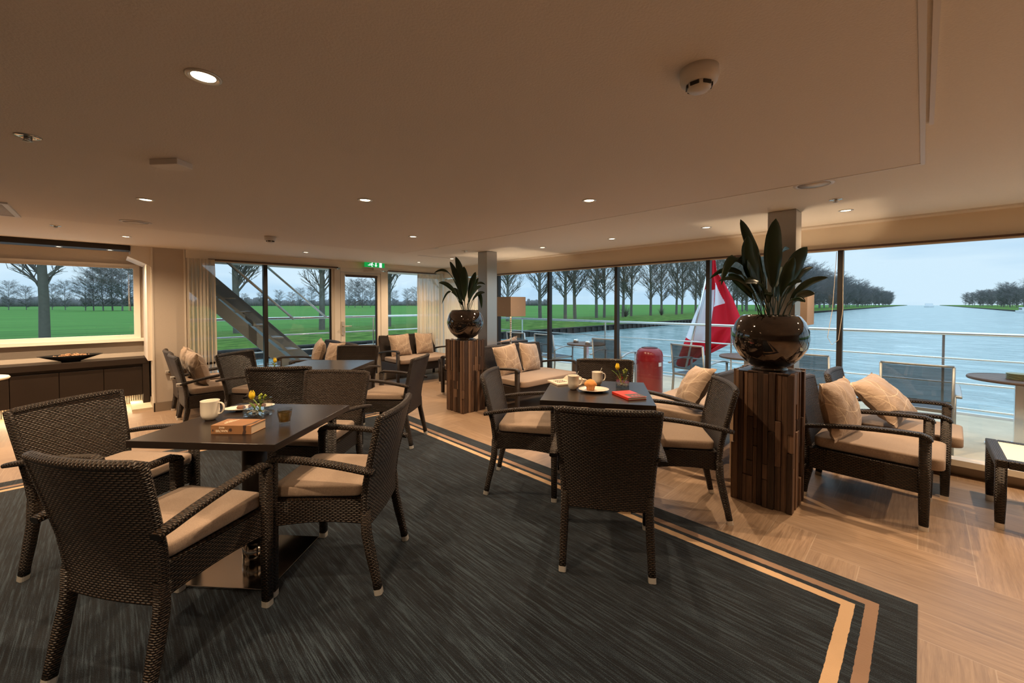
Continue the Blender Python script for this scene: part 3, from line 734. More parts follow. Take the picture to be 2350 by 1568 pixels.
def make_dining():
    t = thing('dining_chair', 'x', 'chair', group='woven dining armchairs')
    prof = lambda z: tab(z, [(0.33, -0.205), (0.45, -0.200), (0.55, -0.212), (0.70, -0.245), (0.90, -0.292)])
    backrest(t, 0.335, 0.885, 0.222, 0.262, prof, 0.035)
    # rear legs sweep out behind, front legs straight and carry the arms
    for s in (-1, 1):
        leg(t, [(s * 0.232, -0.285, 0), (s * 0.230, -0.270, 0.08), (s * 0.227, -0.245, 0.19), (s * 0.224, -0.222, 0.30), (s * 0.224, -0.216, 0.42)], [(0.0195, 0.0195)] * 2 + [(0.022, 0.023)] * 4)
    for s in (-1, 1):
        leg(t, [(s * 0.258, 0.235, 0), (s * 0.258, 0.235, 0.30), (s * 0.260, 0.233, 0.665)], [(0.021, 0.021), (0.023, 0.024), (0.024, 0.025), (0.024, 0.025)])
    for s in (-1, 1):
        pts = [(s * 0.260, 0.252, 0.655), (s * 0.260, 0.244, 0.672), (s * 0.262, 0.215, 0.684)]
        for k in range(1, 10):
            f = k / 9; pts.append((s * lerp(0.262, 0.283, f), lerp(0.215, -0.285, f), lerp(0.684, 0.625, f) + 0.012 * 4 * f * (1 - f)))
        m = MB(); m.sweep(pts, [(0.022, 0.012)] * 2 + [(0.026, 0.014)] * (len(pts) - 3) + [(0.022, 0.012)], side=(1, 0, 0), n=12, sq=0.45); m.build('armrest', 'rattan_wrap', t)
    # apron
    m = MB()
    def side(s):
        m.grid(lambda u, v: (s * lerp(0.222, 0.262, u) + s * 0.004 * sin(pi * u), lerp(-0.20, 0.23, u), lerp(0.345 + 0.018 * sin(pi * u), 0.47, v)), 10, 3, 0.43, 0.125, flip=(s < 0))
        m.grid(lambda u, v: (s * (lerp(0.222, 0.262, u) - 0.022), lerp(-0.20, 0.23, u), lerp(0.345 + 0.018 * sin(pi * u), 0.47, v)), 10, 3, 0.43, 0.125, flip=(s > 0))
        m.grid(lambda u, v: (s * (lerp(0.222, 0.262, u) - 0.022 * v), lerp(-0.20, 0.23, u), 0.345 + 0.018 * sin(pi * u)), 10, 1, 0.43, 0.02, flip=(s > 0))
    side(1); side(-1)
    m.grid(lambda u, v: (lerp(-0.25, 0.25, u), 0.240 + 0.012 * sin(pi * u), lerp(0.345 + 0.02 * sin(pi * u), 0.47, v)), 12, 3, 0.5, 0.125, flip=False)
    m.grid(lambda u, v: (lerp(-0.25, 0.25, u), 0.218 + 0.012 * sin(pi * u), lerp(0.345 + 0.02 * sin(pi * u), 0.47, v)), 12, 3, 0.5, 0.125, flip=True)
    m.grid(lambda u, v: (lerp(-0.25, 0.25, u), 0.240 + 0.012 * sin(pi * u) - 0.022 * v, 0.345 + 0.02 * sin(pi * u)), 12, 1, 0.5, 0.02, flip=True)
    m.grid(lambda u, v: (lerp(-1, 1, u) * lerp(0.222, 0.262, v), lerp(-0.205, 0.246, v), 0.47), 8, 8, 0.5, 0.45)
    m.grid(lambda u, v: (lerp(-1, 1, u) * lerp(0.21, 0.25, v), lerp(-0.205, 0.23, v), 0.45), 8, 8, 0.5, 0.45, flip=True)
    m.build('seat', 'rattan', t)
    cushion(t, 0.212, -0.195, 0.262, 0.474, 0.535, wf=0.236)
    return t
DC = make_dining()
def deg(h): return radians(h - 90)
dining = [  # x, y, heading, label
    (0.180, 2.275, 33.9, 'nearest woven armchair, its back to the viewer at the corner of the front table'),
    (0.015, 3.205, -53, 'woven armchair on the sideboard side of the front table, facing across it'),
    (0.905, 2.255, 134, 'woven armchair on the aisle side of the front table, cushion brightly lit'),
    (1.080, 3.163, 219.5, 'woven armchair at the far side of the front table, facing the viewer'),
    (1.231, 4.169, 50.8, 'dark-backed woven armchair between the front table and the second table'),
    (2.127, 3.946, 129.8, 'woven armchair on the aisle side of the second table'),
    (2.125, 5.045, 225, 'woven armchair at the far side of the second table, before the stairway window'),
    (1.21, 5.279, -50.6, 'woven armchair at the second table nearest the lounge chairs by the pilaster'),
    (2.09, 1.316, 33.3, 'woven armchair with its back to the viewer at the muffin table'),
    (2.371, 2.219, -54.9, 'woven armchair at the muffin table on the side of the smaller plant'),
    (2.922, 1.237, 123.3, 'woven armchair at the muffin table beside the larger plant pedestal'),
    (3.241, 2.042, 214.6, 'woven armchair on the window side of the muffin table, mostly hidden by it')]
for i, (x, y, h, lb) in enumerate(dining):
    z = 0.006 if (x < 2.5 and y < 5.0) else 0.0
    if i == 0: DC.location = (x, y, z); DC.rotation_euler = (0, 0, deg(h)); DC['label'] = lb
    else: clone(DC, (x, y, z), deg(h), lb)

def make_lounge(w, label, group, name, cat, cushions=1):
    """w: half width"""
    t = thing(name, label, cat, group=group)
    prof = lambda z: tab(z, [(0.24, -0.285), (0.38, -0.285), (0.50, -0.300), (0.84, -0.375)])
    backrest(t, 0.25, 0.83, w - 0.055, w - 0.035, prof, 0.03, thick=0.045, nu=20, rim=0.024)
    for s in (-1, 1):
        leg(t, [(s * (w - 0.06), -0.335, 0), (s * (w - 0.06), -0.325, 0.08), (s * (w - 0.062), -0.305, 0.20), (s * (w - 0.062), -0.30, 0.36)], [(0.022, 0.022)] * 2 + [(0.026, 0.028)] * 3)
    for s in (-1, 1):
        leg(t, [(s * (w - 0.025), 0.315, 0), (s * (w - 0.025), 0.315, 0.3), (s * (w - 0.025), 0.315, 0.59)], [(0.024, 0.024)] + [(0.027, 0.03)] * 3)
    for s in (-1, 1):
        pts = [(s * (w - 0.025), 0.337, 0.575), (s * (w - 0.025), 0.330, 0.595), (s * (w - 0.025), 0.295, 0.608)]
        for k in range(1, 10):
            f = k / 9; pts.append((s * lerp(w - 0.025, w - 0.012, f), lerp(0.295, -0.375, f), lerp(0.608, 0.525, f) + 0.018 * 4 * f * (1 - f)))
        m = MB(); m.sweep(pts, (0.029, 0.016), side=(1, 0, 0), n=12, sq=0.5); ar = m.build('armrest', 'rattan_wrap', t)
        m = MB(); p = Vector(pts[-1]); m.box(p.x - 0.026, p.x + 0.026, p.y - 0.03, p.y + 0.018, p.z - 0.018, p.z + 0.018); o = m.build('end_clip', 'cap_metal', ar, bevel=0.004)
    m = MB()
    for s in (-1, 1):
        m.box(min(s * (w - 0.02), s * (w - 0.055)), max(s * (w - 0.02), s * (w - 0.055)), -0.29, 0.31, 0.23, 0.38)
    m.box(-(w - 0.03), w - 0.03, 0.29, 0.322, 0.23, 0.38); m.box(-(w - 0.04), w - 0.04, -0.30, 0.31, 0.355, 0.38)
    m.build('seat', 'rattan', t)
    for k in range(cushions):
        cushion(t, (w - 0.055) / 1.0, -0.275, 0.405, 0.382, 0.462, crown=0.012)
    return t
def pillow(size=0.43, thick=0.18):
    m = MB(); n = 18; h = size / 2
    def f(u, v, sg):
        a, b = 2 * u - 1, 2 * v - 1; g = (1 - abs(a) ** 2.4) * (1 - abs(b) ** 2.4)
        pin = 1 - 0.075 * (1 - abs(a) ** 2) * abs(b) ** 3 ; pin2 = 1 - 0.075 * (1 - abs(b) ** 2) * abs(a) ** 3
        wr = 0.006 * sin(9 * a + 5 * b) * sin(7 * b - 3 * a) * g ** 0.5 + 0.010 * abs(a * b) * sin(14 * (a - b))
        return (a * h * pin2, sg * (thick / 2 * g ** 0.62) + wr, b * h * pin)
    m.grid(lambda u, v: f(u, v, -1), n, n, size, size); m.grid(lambda u, v: f(u, v, 1), n, n, size, size, flip=True)
    return m
PL = pillow().build('throw_pillow', 'pillow_cloth')
tag(PL, 'x', 'pillow', 'patterned throw pillows')
first = [True]
def put_pillow(x, y, z, rz, tilt, roll, lb):
    o = PL if first[0] else PL.copy()
    if not first[0]: C.objects.link(o)
    first[0] = False
    o.location = (x, y, z); o.rotation_euler = (Matrix.Rotation(rz, 3, 'Z') @ Matrix.Rotation(tilt, 3, 'X') @ Matrix.Rotation(roll, 3, 'Y')).to_euler(); o['label'] = lb
LG = make_lounge(0.32, 'x', 'woven lounge armchairs', 'lounge_chair', 'armchair')
lounge = [
    (4.00, 0.28, -92, 'woven lounge armchair just past the larger plant pedestal, thick tan seat cushion'),
    (4.70, 0.17, -92, 'woven lounge armchair pushed against the aft windows behind its twin'),
    (0.935, 6.27, 0, 'woven lounge armchair by the pilaster, the nearer of the pair'),
    (0.935, 6.91, 0, 'woven lounge armchair by the pilaster, the one against the sheer curtain'),
    (2.21, 6.82, 180, 'woven lounge armchair before the glass door, its arm near the black mullion'),
    (2.21, 6.17, 180, 'woven lounge armchair beyond the second table, half hidden by its tabletop'),
    (4.10, 5.11, 90, 'woven lounge armchair hidden behind the smaller plant pedestal, only a leg and arm showing'),
    (4.73, 5.11, 90, 'woven lounge armchair behind the floor lamp, only its back rim showing over the love seat')]
for i, (x, y, h, lb) in enumerate(lounge):
    if i == 0: LG.location = (x, y, 0); LG.rotation_euler = (0, 0, deg(h)); LG['label'] = lb
    else: clone(LG, (x, y, 0), deg(h), lb)
LS = make_lounge(0.63, 'x', 'woven love seats', 'love_seat', 'sofa')
sofas = [(4.28, 3.93, -90, 'woven two-seat sofa with two patterned pillows in front of the floor lamp'),
         (4.22, 6.83, -90, 'woven two-seat sofa with two pillows in the far corner beside the glass door'),
         (4.28, 1.63, 90, 'woven two-seat sofa behind the muffin table, seen past the chair by the larger plant')]
for i, (x, y, h, lb) in enumerate(sofas):
    if i == 0: LS.location = (x, y, 0); LS.rotation_euler = (0, 0, deg(h)); LS['label'] = lb
    else: clone(LS, (x, y, 0), deg(h), lb)
# pillows: x, y, z centre, facing
def seatpil(cx, cy, h, dx, lb, lean=14, roll=0, tw=0, dy=0.0):
    r = deg(h); lx, ly = dx, -0.175 + dy
    x = cx + lx * cos(r) - ly * sin(r); y = cy + lx * sin(r) + ly * cos(r)
    put_pillow(x, y, 0.462 + 0.205, r + radians(tw), radians(lean), radians(roll), lb)
seatpil(4.28, 3.93, -90, 0.30, 'patterned pillow on the love seat by the floor lamp, the one next to the armrest', 18, 6, -6)
seatpil(4.28, 3.93, -90, -0.16, 'patterned pillow on the love seat by the floor lamp, the one nearer the window', 18, -7, 8)
seatpil(4.22, 6.83, -90, 0.28, 'patterned pillow in the corner love seat, nearer the glass door', 16, 3, -4)
seatpil(4.22, 6.83, -90, -0.25, 'patterned pillow in the corner love seat, nearer the corner', 16, -5, 6)
seatpil(4.28, 1.63, 90, -0.32, 'patterned pillow leaning on the love seat behind the muffin table', 32, 6, 42, 0.07)
seatpil(4.00, 0.28, -92, 0.10, 'plump patterned pillow upright in the lounge chair beside the larger plant pedestal', 12, 3, -13, 0.03)
seatpil(4.70, 0.17, -92, 0.15, 'patterned pillow slumped across the lounge chair against the aft windows', 44, 12, -24, 0.13)
seatpil(0.935, 6.27, 0, 0.02, 'creased patterned pillow in the nearer lounge chair by the pilaster', 16, 4, 6)
seatpil(0.935, 6.91, 0, 0.0, 'patterned pillow in the lounge chair against the sheer curtain', 12, 0, 0)
seatpil(2.21, 6.82, 180, 0.0, 'patterned pillow in the lounge chair before the glass door', 14, -6, -12)
seatpil(2.21, 6.17, 180, 0.0, 'patterned pillow just showing above the far edge of the second table', 14, 4, 8)
seatpil(4.73, 5.11, 90, 0.05, 'patterned pillow peeking over the love seat below the floor lamp', 8, 80, 0, -0.02)

# low tables with glass tops
def low_table(x, y, lb):
    t = thing('low_table', lb, 'table', (x, y, 0), 0, 'low woven side tables')
    w = 0.27
    for sx in (-1, 1):
        for sy in (-1, 1): leg(t, [(sx * w, sy * w, 0), (sx * w, sy * w, 0.2), (sx * w, sy * w, 0.44)], [(0.022, 0.022)] + [(0.027, 0.027)] * 3, 0.04)
    m = MB()
    for s in (-1, 1):
        m.box(-w - .028, w + .028, s * w - 0.028, s * w + 0.028, 0.40, 0.452); m.box(s * w - 0.028, s * w + 0.028, -w + 0.028, w - 0.028, 0.40, 0.452)
    m.build('frame', 'rattan_wrap', t, bevel=0.006)
    m = MB(); m.box(-w + 0.028, w - 0.028, -w + 0.028, w - 0.028, 0.436, 0.449); m.build('glass_top', 'glass_top', t)
low_table(4.34, -0.64, 'low woven side table with a pale glass top, partly outside the frame')
low_table(4.54, 5.90, 'low woven side table behind the smaller plant pedestal')

# low dividers that carry the floor lamps
for (y0, y1, lb) in ((0.715, 1.13, 'low beige divider cabinet between the nearer love seat and lounge chairs'), (4.385, 4.655, 'low beige divider cabinet behind the love seat by the floor lamp')):
    m = MB()
    # leave room for the column
    cx, cyc = (4.0, 0.82) if y0 < 2 else (3.95, 4.50)
    if y0 < 2: m.box(3.70, 5.02, 0.925, 1.13, 0, 0.56); m.box(4.105, 5.02, 0.74, 0.925, 0, 0.56)
    else: m.box(4.055, 5.02, 4.385, 4.655, 0, 0.56)
    o = m.build('divider_cabinet', 'beige_panel', bevel=0.004); tag(o, lb, 'cabinet', 'low divider cabinets')
def floor_lamp(x, y, lb):
    t = thing('floor_lamp', lb, 'lamp', (x, y, 0.56), 0, 'floor lamps with square shades')
    m = MB(); m.box(-0.09, 0.09, -0.09, 0.09, 0, 0.02); m.build('base', 'mirror_steel', t, bevel=0.003)
    m = MB(); m.sweep([(0, 0, 0.02), (0, 0, 0.85)], 0.012, n=10)
    for k in range(22): m.lathe([(0.012, 0.03 + k * 0.03), (0.018, 0.04 + k * 0.03), (0.012, 0.05 + k * 0.03)], n=8)
    m.build('stem', 'foil_steel', t)
    w, z0, z1 = 0.163, 0.70, 1.0; m = MB()
    for (a, b, c, d) in ((-w, w, -w, -w + .004), (-w, w, w - .004, w), (-w, -w + .004, -w + .004, w - .004), (w - .004, w, -w + .004, w - .004)): m.box(a, b, c, d, z0, z1)
    m.build('lamp_shade', 'shade_cloth', t)
    m = MB(); m.box(-w, w, -0.003, 0.003, 0.84, 0.846); m.box(-0.003, 0.003, -w, w, 0.84, 0.846); m.build('shade_spider', 'foil_steel', t)
    m = MB(); m.lathe([(0.0001, 0.72), (0.018, 0.73), (0.022, 0.75), (0.018, 0.77), (0.0001, 0.778)], n=16); m.build('bulb', 'lamp_glow', t)
    l = bpy.data.lights.new('floor_lamp_bulb', 'POINT'); l.energy = 40; l.color = WARM; l.shadow_soft_size = 0.02
    lo = bpy.data.objects.new('floor_lamp_bulb', l); C.objects.link(lo); lo.location = (x, y, 0.56 + 0.80)
floor_lamp(4.56, 0.885, 'floor lamp with square tan shade behind the larger potted plant')
floor_lamp(4.45, 4.52, 'floor lamp with square tan shade and beaded stem behind the love seat')

# dining tables
def dining_table(x, y, rz, lb, w=0.37, d=0.37):
    t = thing('dining_table', lb, 'table', (x, y, 0.005), radians(rz), 'square dark dining tables')
    m = MB(); m.box(-d, d, -w, w, 0.761, 0.795); m.build('tabletop', 'table_laminate', t, bevel=0.002)
    m = MB(); m.lathe([(0.062, 0.12), (0.062, 0.736)], n=32); m.box(-0.25, 0.25, -0.03, 0.03, 0.736, 0.761); m.box(-0.03, 0.03, -0.25, 0.25, 0.738, 0.760); col = m.build('post', 'dark_timber', t)
    m = MB(); m.lathe([(0.066, 0.012), (0.066, 0.13)], n=32); m.build('cuff', 'mirror_steel', col)
    m = MB(); m.box(-0.235, 0.235, -0.235, 0.235, 0, 0.012); m.build('base_plate', 'mirror_steel', t, bevel=0.002)
    return t
dining_table(0.568, 2.622, 41.3, 'square dark dining table in front, with a thick paperback, mug and tumbler on it')
dining_table(1.632, 4.471, 45, 'square dark dining table in the middle distance reflecting blue window light', w=0.39, d=0.39)
dining_table(2.600, 1.717, 33, 'square dark dining table with the muffin and the red book', w=0.375, d=0.395)

# ---------------------------------------------------------------- potted plants on driftwood pedestals
def pedestal(x, y, lb, seed):
    rn = random.Random(seed); t = thing('plant_pedestal', lb, 'pedestal', (x, y, 0), 0, 'driftwood plant pedestals')
    W_, D_ = 0.185, 0.19; m = MB(); m.t = 0.3
    m.box(-W_ + .02, W_ - .02, -D_ + .02, D_ - .02, 0.0, 0.955)
    def pieces():
        zs = [0.0] + sorted(rn.sample([0.2, 0.31, 0.42, 0.55, 0.63, 0.74], rn.choice([0, 1, 2, 3]))) + [0.955 + rn.uniform(0, 0.016)]
        for a, b in zip(zs, zs[1:]):
            e = rn.uniform(-0.011, 0.014); m.t = rn.random()
            yield a + (0.002 if a else 0), b, e, m.t
    for sgn in (-1, 1):
        p = -W_
        while p < W_ - 0.005:
            w = min(rn.uniform(0.02, 0.042), W_ - p)
            for a, b, e, tn in pieces():
                m.t = tn; y0 = sgn * (D_ - 0.022); y1 = sgn * (D_ + e); m.box(p, p + w - 0.0015, min(y0, y1), max(y0, y1), a, b)
            p += w
        p = -D_
        while p < D_ - 0.005:
            w = min(rn.uniform(0.02, 0.042), D_ - p)
            for a, b, e, tn in pieces():
                m.t = tn; x0 = sgn * (W_ - 0.022); x1 = sgn * (W_ + e); m.box(min(x0, x1), max(x0, x1), p, p + w - 0.0015, a, b)
            p += w
    m.build('wood_strips', 'driftwood', t, bevel=0.003)
    m = MB(); m.t = .4; m.box(-W_ + .004, W_ - .004, -D_ + .004, D_ - .004, 0.955, 0.962); m.build('top_plate', 'dark_timber', t)
def leaf_mesh(base, ctrl, tip, wid, twist=0.0, face=None):
    """petiole then a lance-shaped blade with a centre fold along a bezier"""
    pts = bez([base, ctrl, tip], 22); m = MB(); n0 = 6
    m.sweep(pts[:n0 + 2], [0.0035] * (n0 + 2), n=6)
    o = len(m.v); cnt = 0; rows = pts[n0:]; K = len(rows)
    d0 = (Vector(tip) - Vector(base)); side = Vector((-d0.y, d0.x, 0))
    if face is not None: side = Vector(face).normalized()
    if side.length < 1e-4: side = Vector((1, 0, 0))
    side.normalize(); th = 0.0012
    for sg in (1, -1):
        for i, p in enumerate(rows):
            f = i / (K - 1); t = (rows[min(K - 1, i + 1)] - rows[max(0, i - 1)]).normalized()
            sd = side - t * side.dot(t); sd.normalize(); sd = Matrix.Rotation(twist * f, 3, t) @ sd; up = sd.cross(t)
            w = wid * (sin(pi * f ** 1.05) ** 0.62 if 0 < f < 1 else 0.02)
            for q in (-1, -0.5, 0, 0.5, 1):
                wave = 0.10 * w * sin(f * 15 + q * 2) * abs(q)
                m.v.append(tuple(p + sd * (w * q) + up * (abs(q) * w * 0.30 + wave + sg * th)))
    for s_ in (0, 1):
        b0 = o + s_ * K * 5
        for i in range(K - 1):
            for j in range(4):
                a = b0 + i * 5 + j; q = [a, a + 1, a + 6, a + 5]
                if s_: q.reverse()
                m.face(q, [(0, 0)] * 4, True)
    for i in range(K - 1):
        for j in (0, 4):
            a = o + i * 5 + j; b = a + K * 5; m.face([a, a + 5, b + 5, b], [(0, 0)] * 4)
    return m
def plant(x, y, z, lb, leaves, scale=1.0, px=None):
    t = thing('potted_plant', lb, 'plant', (x, y, z), 0, 'aspidistras in glazed pots')
    prof = [(r_, z_ * 1.13) for r_, z_ in [(0.115, 0.0), (0.118, 0.012), (0.105, 0.022), (0.15, 0.045), (0.20, 0.09), (0.237, 0.15), (0.25, 0.205), (0.245, 0.26), (0.222, 0.315), (0.19, 0.352), (0.178, 0.36), (0.170, 0.356), (0.185, 0.33), (0.19, 0.30)]]
    m = MB(); m.lathe(prof, n=56); m.build('pot', 'glazed_pot', t)
    rn = random.Random(9); m = MB(); m.lathe([(0.186, 0.365), (0.0001, 0.38)], n=32)
    for k in range(260):
        a = rn.random() * 2 * pi; r = sqrt(rn.random()) * 0.165; c = Vector((r * cos(a), r * sin(a), 0.383)); rr = rn.uniform(.006, .012)
        m.lathe([(0.0001, c.z - rr), (rr, c.z), (rr * .6, c.z + rr * .7), (0.0001, c.z + rr * .8)], c.x, c.y, n=5)
    s_ = m.build('soil', 'soil_clay', t); s_['kind'] = 'stuff'
    R_ = Vector((RX, RY, 0)); F_ = Vector((FX, FY, 0))
    for (tip, ctl, base, w, dd, yaw) in leaves:   # across, up in the plane seen; dd: lean away from the viewer
        tp = R_ * tip[0] + F_ * dd + Vector((0, 0, tip[1])); cl = R_ * ctl[0] + F_ * dd * .45 + Vector((0, 0, ctl[1]))
        bs = R_ * base + F_ * (dd * .3) + Vector((0, 0, 0.37)); d0 = (tp - cl).normalized()
        face = Matrix.Rotation(yaw, 3, d0) @ d0.cross(F_).normalized()
        leaf_mesh(tuple(bs), tuple(cl), tuple(tp), w, 0.15, face).build('leaf', 'leaf_green', t)
    return t
pedestal(3.49, 0.80, 'square driftwood strip pedestal carrying the larger-looking plant near the lounge chairs', 3)
pedestal(3.475, 4.42, 'square driftwood strip pedestal carrying the farther potted plant', 7)
def leaves_from(rows, x0, y0, k):
    """rows in the units of a measured sketch of the plant: tip, bend, foot, half width, lean"""
    out = []; rn = random.Random(4)
    for (tx, ty, cx, cy, bx, w, dd) in rows:
        f = lambda x, y: ((x - x0) * k, 0.385 + (y0 - y) * k)
        out.append((f(tx, ty), f(cx, cy), max(-.13, min(.13, (bx - x0) * k)), w, dd, rn.uniform(-.5, .5)))
    return out
LV = leaves_from([(1180, 15, 1330, 330, 1430, .040, .05), (1460, 20, 1430, 400, 1450, .060, 0), (1180, 180, 1215, 480, 1410, .056, -.05), (1785, 262, 1610, 430, 1490, .056, .05),
    (1870, 440, 1650, 470, 1500, .024, .08), (1875, 545, 1620, 560, 1500, .026, -.06), (1745, 690, 1600, 660, 1560, .034, -.08), (1140, 405, 1250, 440, 1400, .046, -.10),
    (995, 610, 1120, -10, 1400, .032, .02), (920, 580, 1209, 445, 1350, .017, -.06), (925, 550, 1197, 264, 1380, .020, .08), (1120, 505, 1220, 540, 1390, .034, .12),
    (1560, 370, 1520, 560, 1470, .044, -.08), (1310, 320, 1380, 560, 1440, .048, .12), (1530, 590, 1450, 520, 1440, .036, -.20), (1715, 262, 1500, 250, 1450, .032, .16),
    (1290, 700, 1320, 600, 1380, .028, -.18), (1620, 540, 1490, 620, 1500, .034, .05), (1080, 600, 1330, 470, 1420, .036, -.16), (1400, 420, 1400, 600, 1420, .045, .18),
    (1230, 640, 1300, 560, 1350, .026, .1), (1560, 760, 1520, 640, 1480, .028, -.2), (1640, 430, 1540, 560, 1480, .040, .15)], 1419, 900, .000836)
plant(3.49, 0.80, 0.962, 'broad-leaved aspidistra in a glossy bronze pot near the lounge chairs, larger in view', LV)
LV2 = leaves_from([(260, 175, 320, 330, 345, .050, 0), (205, 212, 275, 350, 335, .040, .06), (335, 262, 330, 420, 345, .058, -.05), (432, 305, 375, 430, 355, .046, 0), (68, 315, 235, 190, 330, .020, .05),
    (120, 400, 240, 380, 330, .030, -.05), (135, 580, 215, 330, 320, .017, .05), (512, 412, 400, 340, 365, .020, .05), (478, 425, 385, 440, 360, .030, .1), (515, 485, 410, 460, 370, .026, -.1),
    (482, 620, 470, 350, 375, .028, .0), (225, 440, 285, 480, 330, .038, .12), (450, 350, 380, 470, 350, .036, .12), (300, 330, 315, 480, 340, .050, .10), (305, 560, 310, 520, 335, .028, -.15),
    (395, 540, 370, 520, 355, .030, -.15), (270, 520, 300, 500, 330, .03, .15)], 342, 645, .0016)
plant(3.475, 4.42, 0.962, 'broad-leaved aspidistra in a glossy bronze pot beside the far steel column', LV2)

# ================================================================ things on the tables
TT = 0.801
def mug(x, y, a, lb, spoon=None, body_h=0.092, r=0.040):
    t = thing('mug', lb, 'mug', (x, y, TT), a, 'cream porcelain mugs')
    m = MB(); h = body_h
    m.lathe([(0.0001, 0.004), (0.022, 0.003), (0.024, 0.0), (0.026, 0.003), (r * .86, 0.014), (r * .97, 0.028), (r, 0.045), (r, h - 0.004), (r + .0015, h), (r - .0015, h), (r - .003, h - .004), (r - .003, 0.03), (0.0001, 0.012)], n=40)
    m.build('body', 'porcelain', t)
    m = MB(); m.sweep(bez([(r - .002, 0, h * .86), (r + .038, 0, h * .98), (r + .034, 0, h * .22), (r - .004, 0, h * .30)], 14), (0.006, 0.0045), side=(0, 1, 0), n=10); m.build('handle', 'porcelain', t)
    if spoon is not None:
        s = thing('teaspoon', spoon, 'spoon', (x, y, TT), a, 'teaspoons standing in the mugs'); m = MB()
        m.sweep([(-0.018, 0, 0.018), (-0.010, 0, 0.03), (0.026, 0.004, 0.102), (0.042, 0.006, 0.136)], [(0.010, 0.003), (0.005, 0.002), (0.0022, 0.0015), (0.0045, 0.0015)], side=(0, 1, 0), n=8); m.build('spoon_body', 'foil_steel', s)
    return t
va = math.atan2(RY, RX)      # pointing to the right as seen from the standpoint
mug(0.395, 2.81, va + .15, 'cream mug on the front table beside the thick paperback', r=0.045, body_h=0.108)
mug(2.505, 1.865, va + .1, 'cream mug with spoon at the open book on the muffin table', 'teaspoon in the mug beside the open book', .106, .042)
mug(2.775, 1.83, va + .2, 'cream mug with spoon farther back on the muffin table', 'teaspoon in the mug behind the muffin', .106, .042)

def plate(x, y, a, lb, sx, sy):
    m = MB(); m.lathe([(0.0001, 0.002), (0.055, 0.0), (0.06, 0.003), (0.088, 0.010), (0.105, 0.018), (0.104, 0.020), (0.086, 0.0135), (0.06, 0.007), (0.0001, 0.006)], n=56, sx=sx, sy=sy)
    o = m.build('plate', 'porcelain', loc=(x, y, TT)); o.rotation_euler = (0, 0, a); tag(o, lb, 'plate')
plate(2.555, 1.715, va, 'oval cream plate under the muffin', 1.07, 0.92)
plate(0.605, 2.905, va + .45, 'slim oval cream plate with small brown cakes behind the glass vase', 1.30, 0.60)
rn = random.Random(4)
for k, (dx, dd, lb) in enumerate(((-0.045, -0.01, 'round brown biscuit on the slim oval plate, at its open end'), (0.005, 0.022, 'brown biscuit on the slim oval plate partly behind the vase'), (0.05, 0.045, 'brown biscuit at the far end of the slim oval plate'))):
    m = MB(); m.lathe([(0.0001, 0), (0.018, 0.002), (0.021, 0.009), (0.016, 0.018), (0.0001, 0.022)], n=18, sx=1.25)
    p = (0.605 + dx * RX + dd * FX, 2.905 + dx * RY + dd * FY); o = m.build('biscuit', 'biscuit_brown', loc=(p[0], p[1], TT + 0.008)); o.rotation_euler = (0, 0, va + k); tag(o, lb, 'biscuit', 'biscuits on the slim oval plate')
# muffin
t = thing('muffin', 'golden muffin standing on the oval cream plate', 'muffin', (2.541, 1.734, TT + 0.007)); t.scale = (1.05, 1.05, 1.10)
m = MB(); o_ = [];
m.grid(lambda u, v: ((0.024 + 0.010 * v + 0.0012 * (1 if int(u * 48) % 2 else -1)) * cos(u * 2 * pi), (0.024 + 0.010 * v + 0.0012 * (1 if int(u * 48) % 2 else -1)) * sin(u * 2 * pi), 0.036 * v), 48, 4, smooth=False)
m.lathe([(0.0001, 0.0005), (0.024, 0.0)], n=24); m.build('paper_case', 'muffin_case', t)
m = MB(); m.grid(lambda u, v: (lambda r, z, b: (r * b * cos(u * 2 * pi), r * b * sin(u * 2 * pi), z))(tab(v, [(0, .032), (.15, .043), (.35, .041), (.6, .028), (.8, .016), (1, .0005)]), tab(v, [(0, .032), (.15, .037), (.35, .050), (.6, .064), (.8, .072), (1, .076)]), 1 + 0.07 * sin(u * 6 * pi) * (1 - v) + 0.05 * sin(u * 10 * pi + 8 * v)), 36, 14)
m.build('muffin_top', 'muffin_crumb', t)

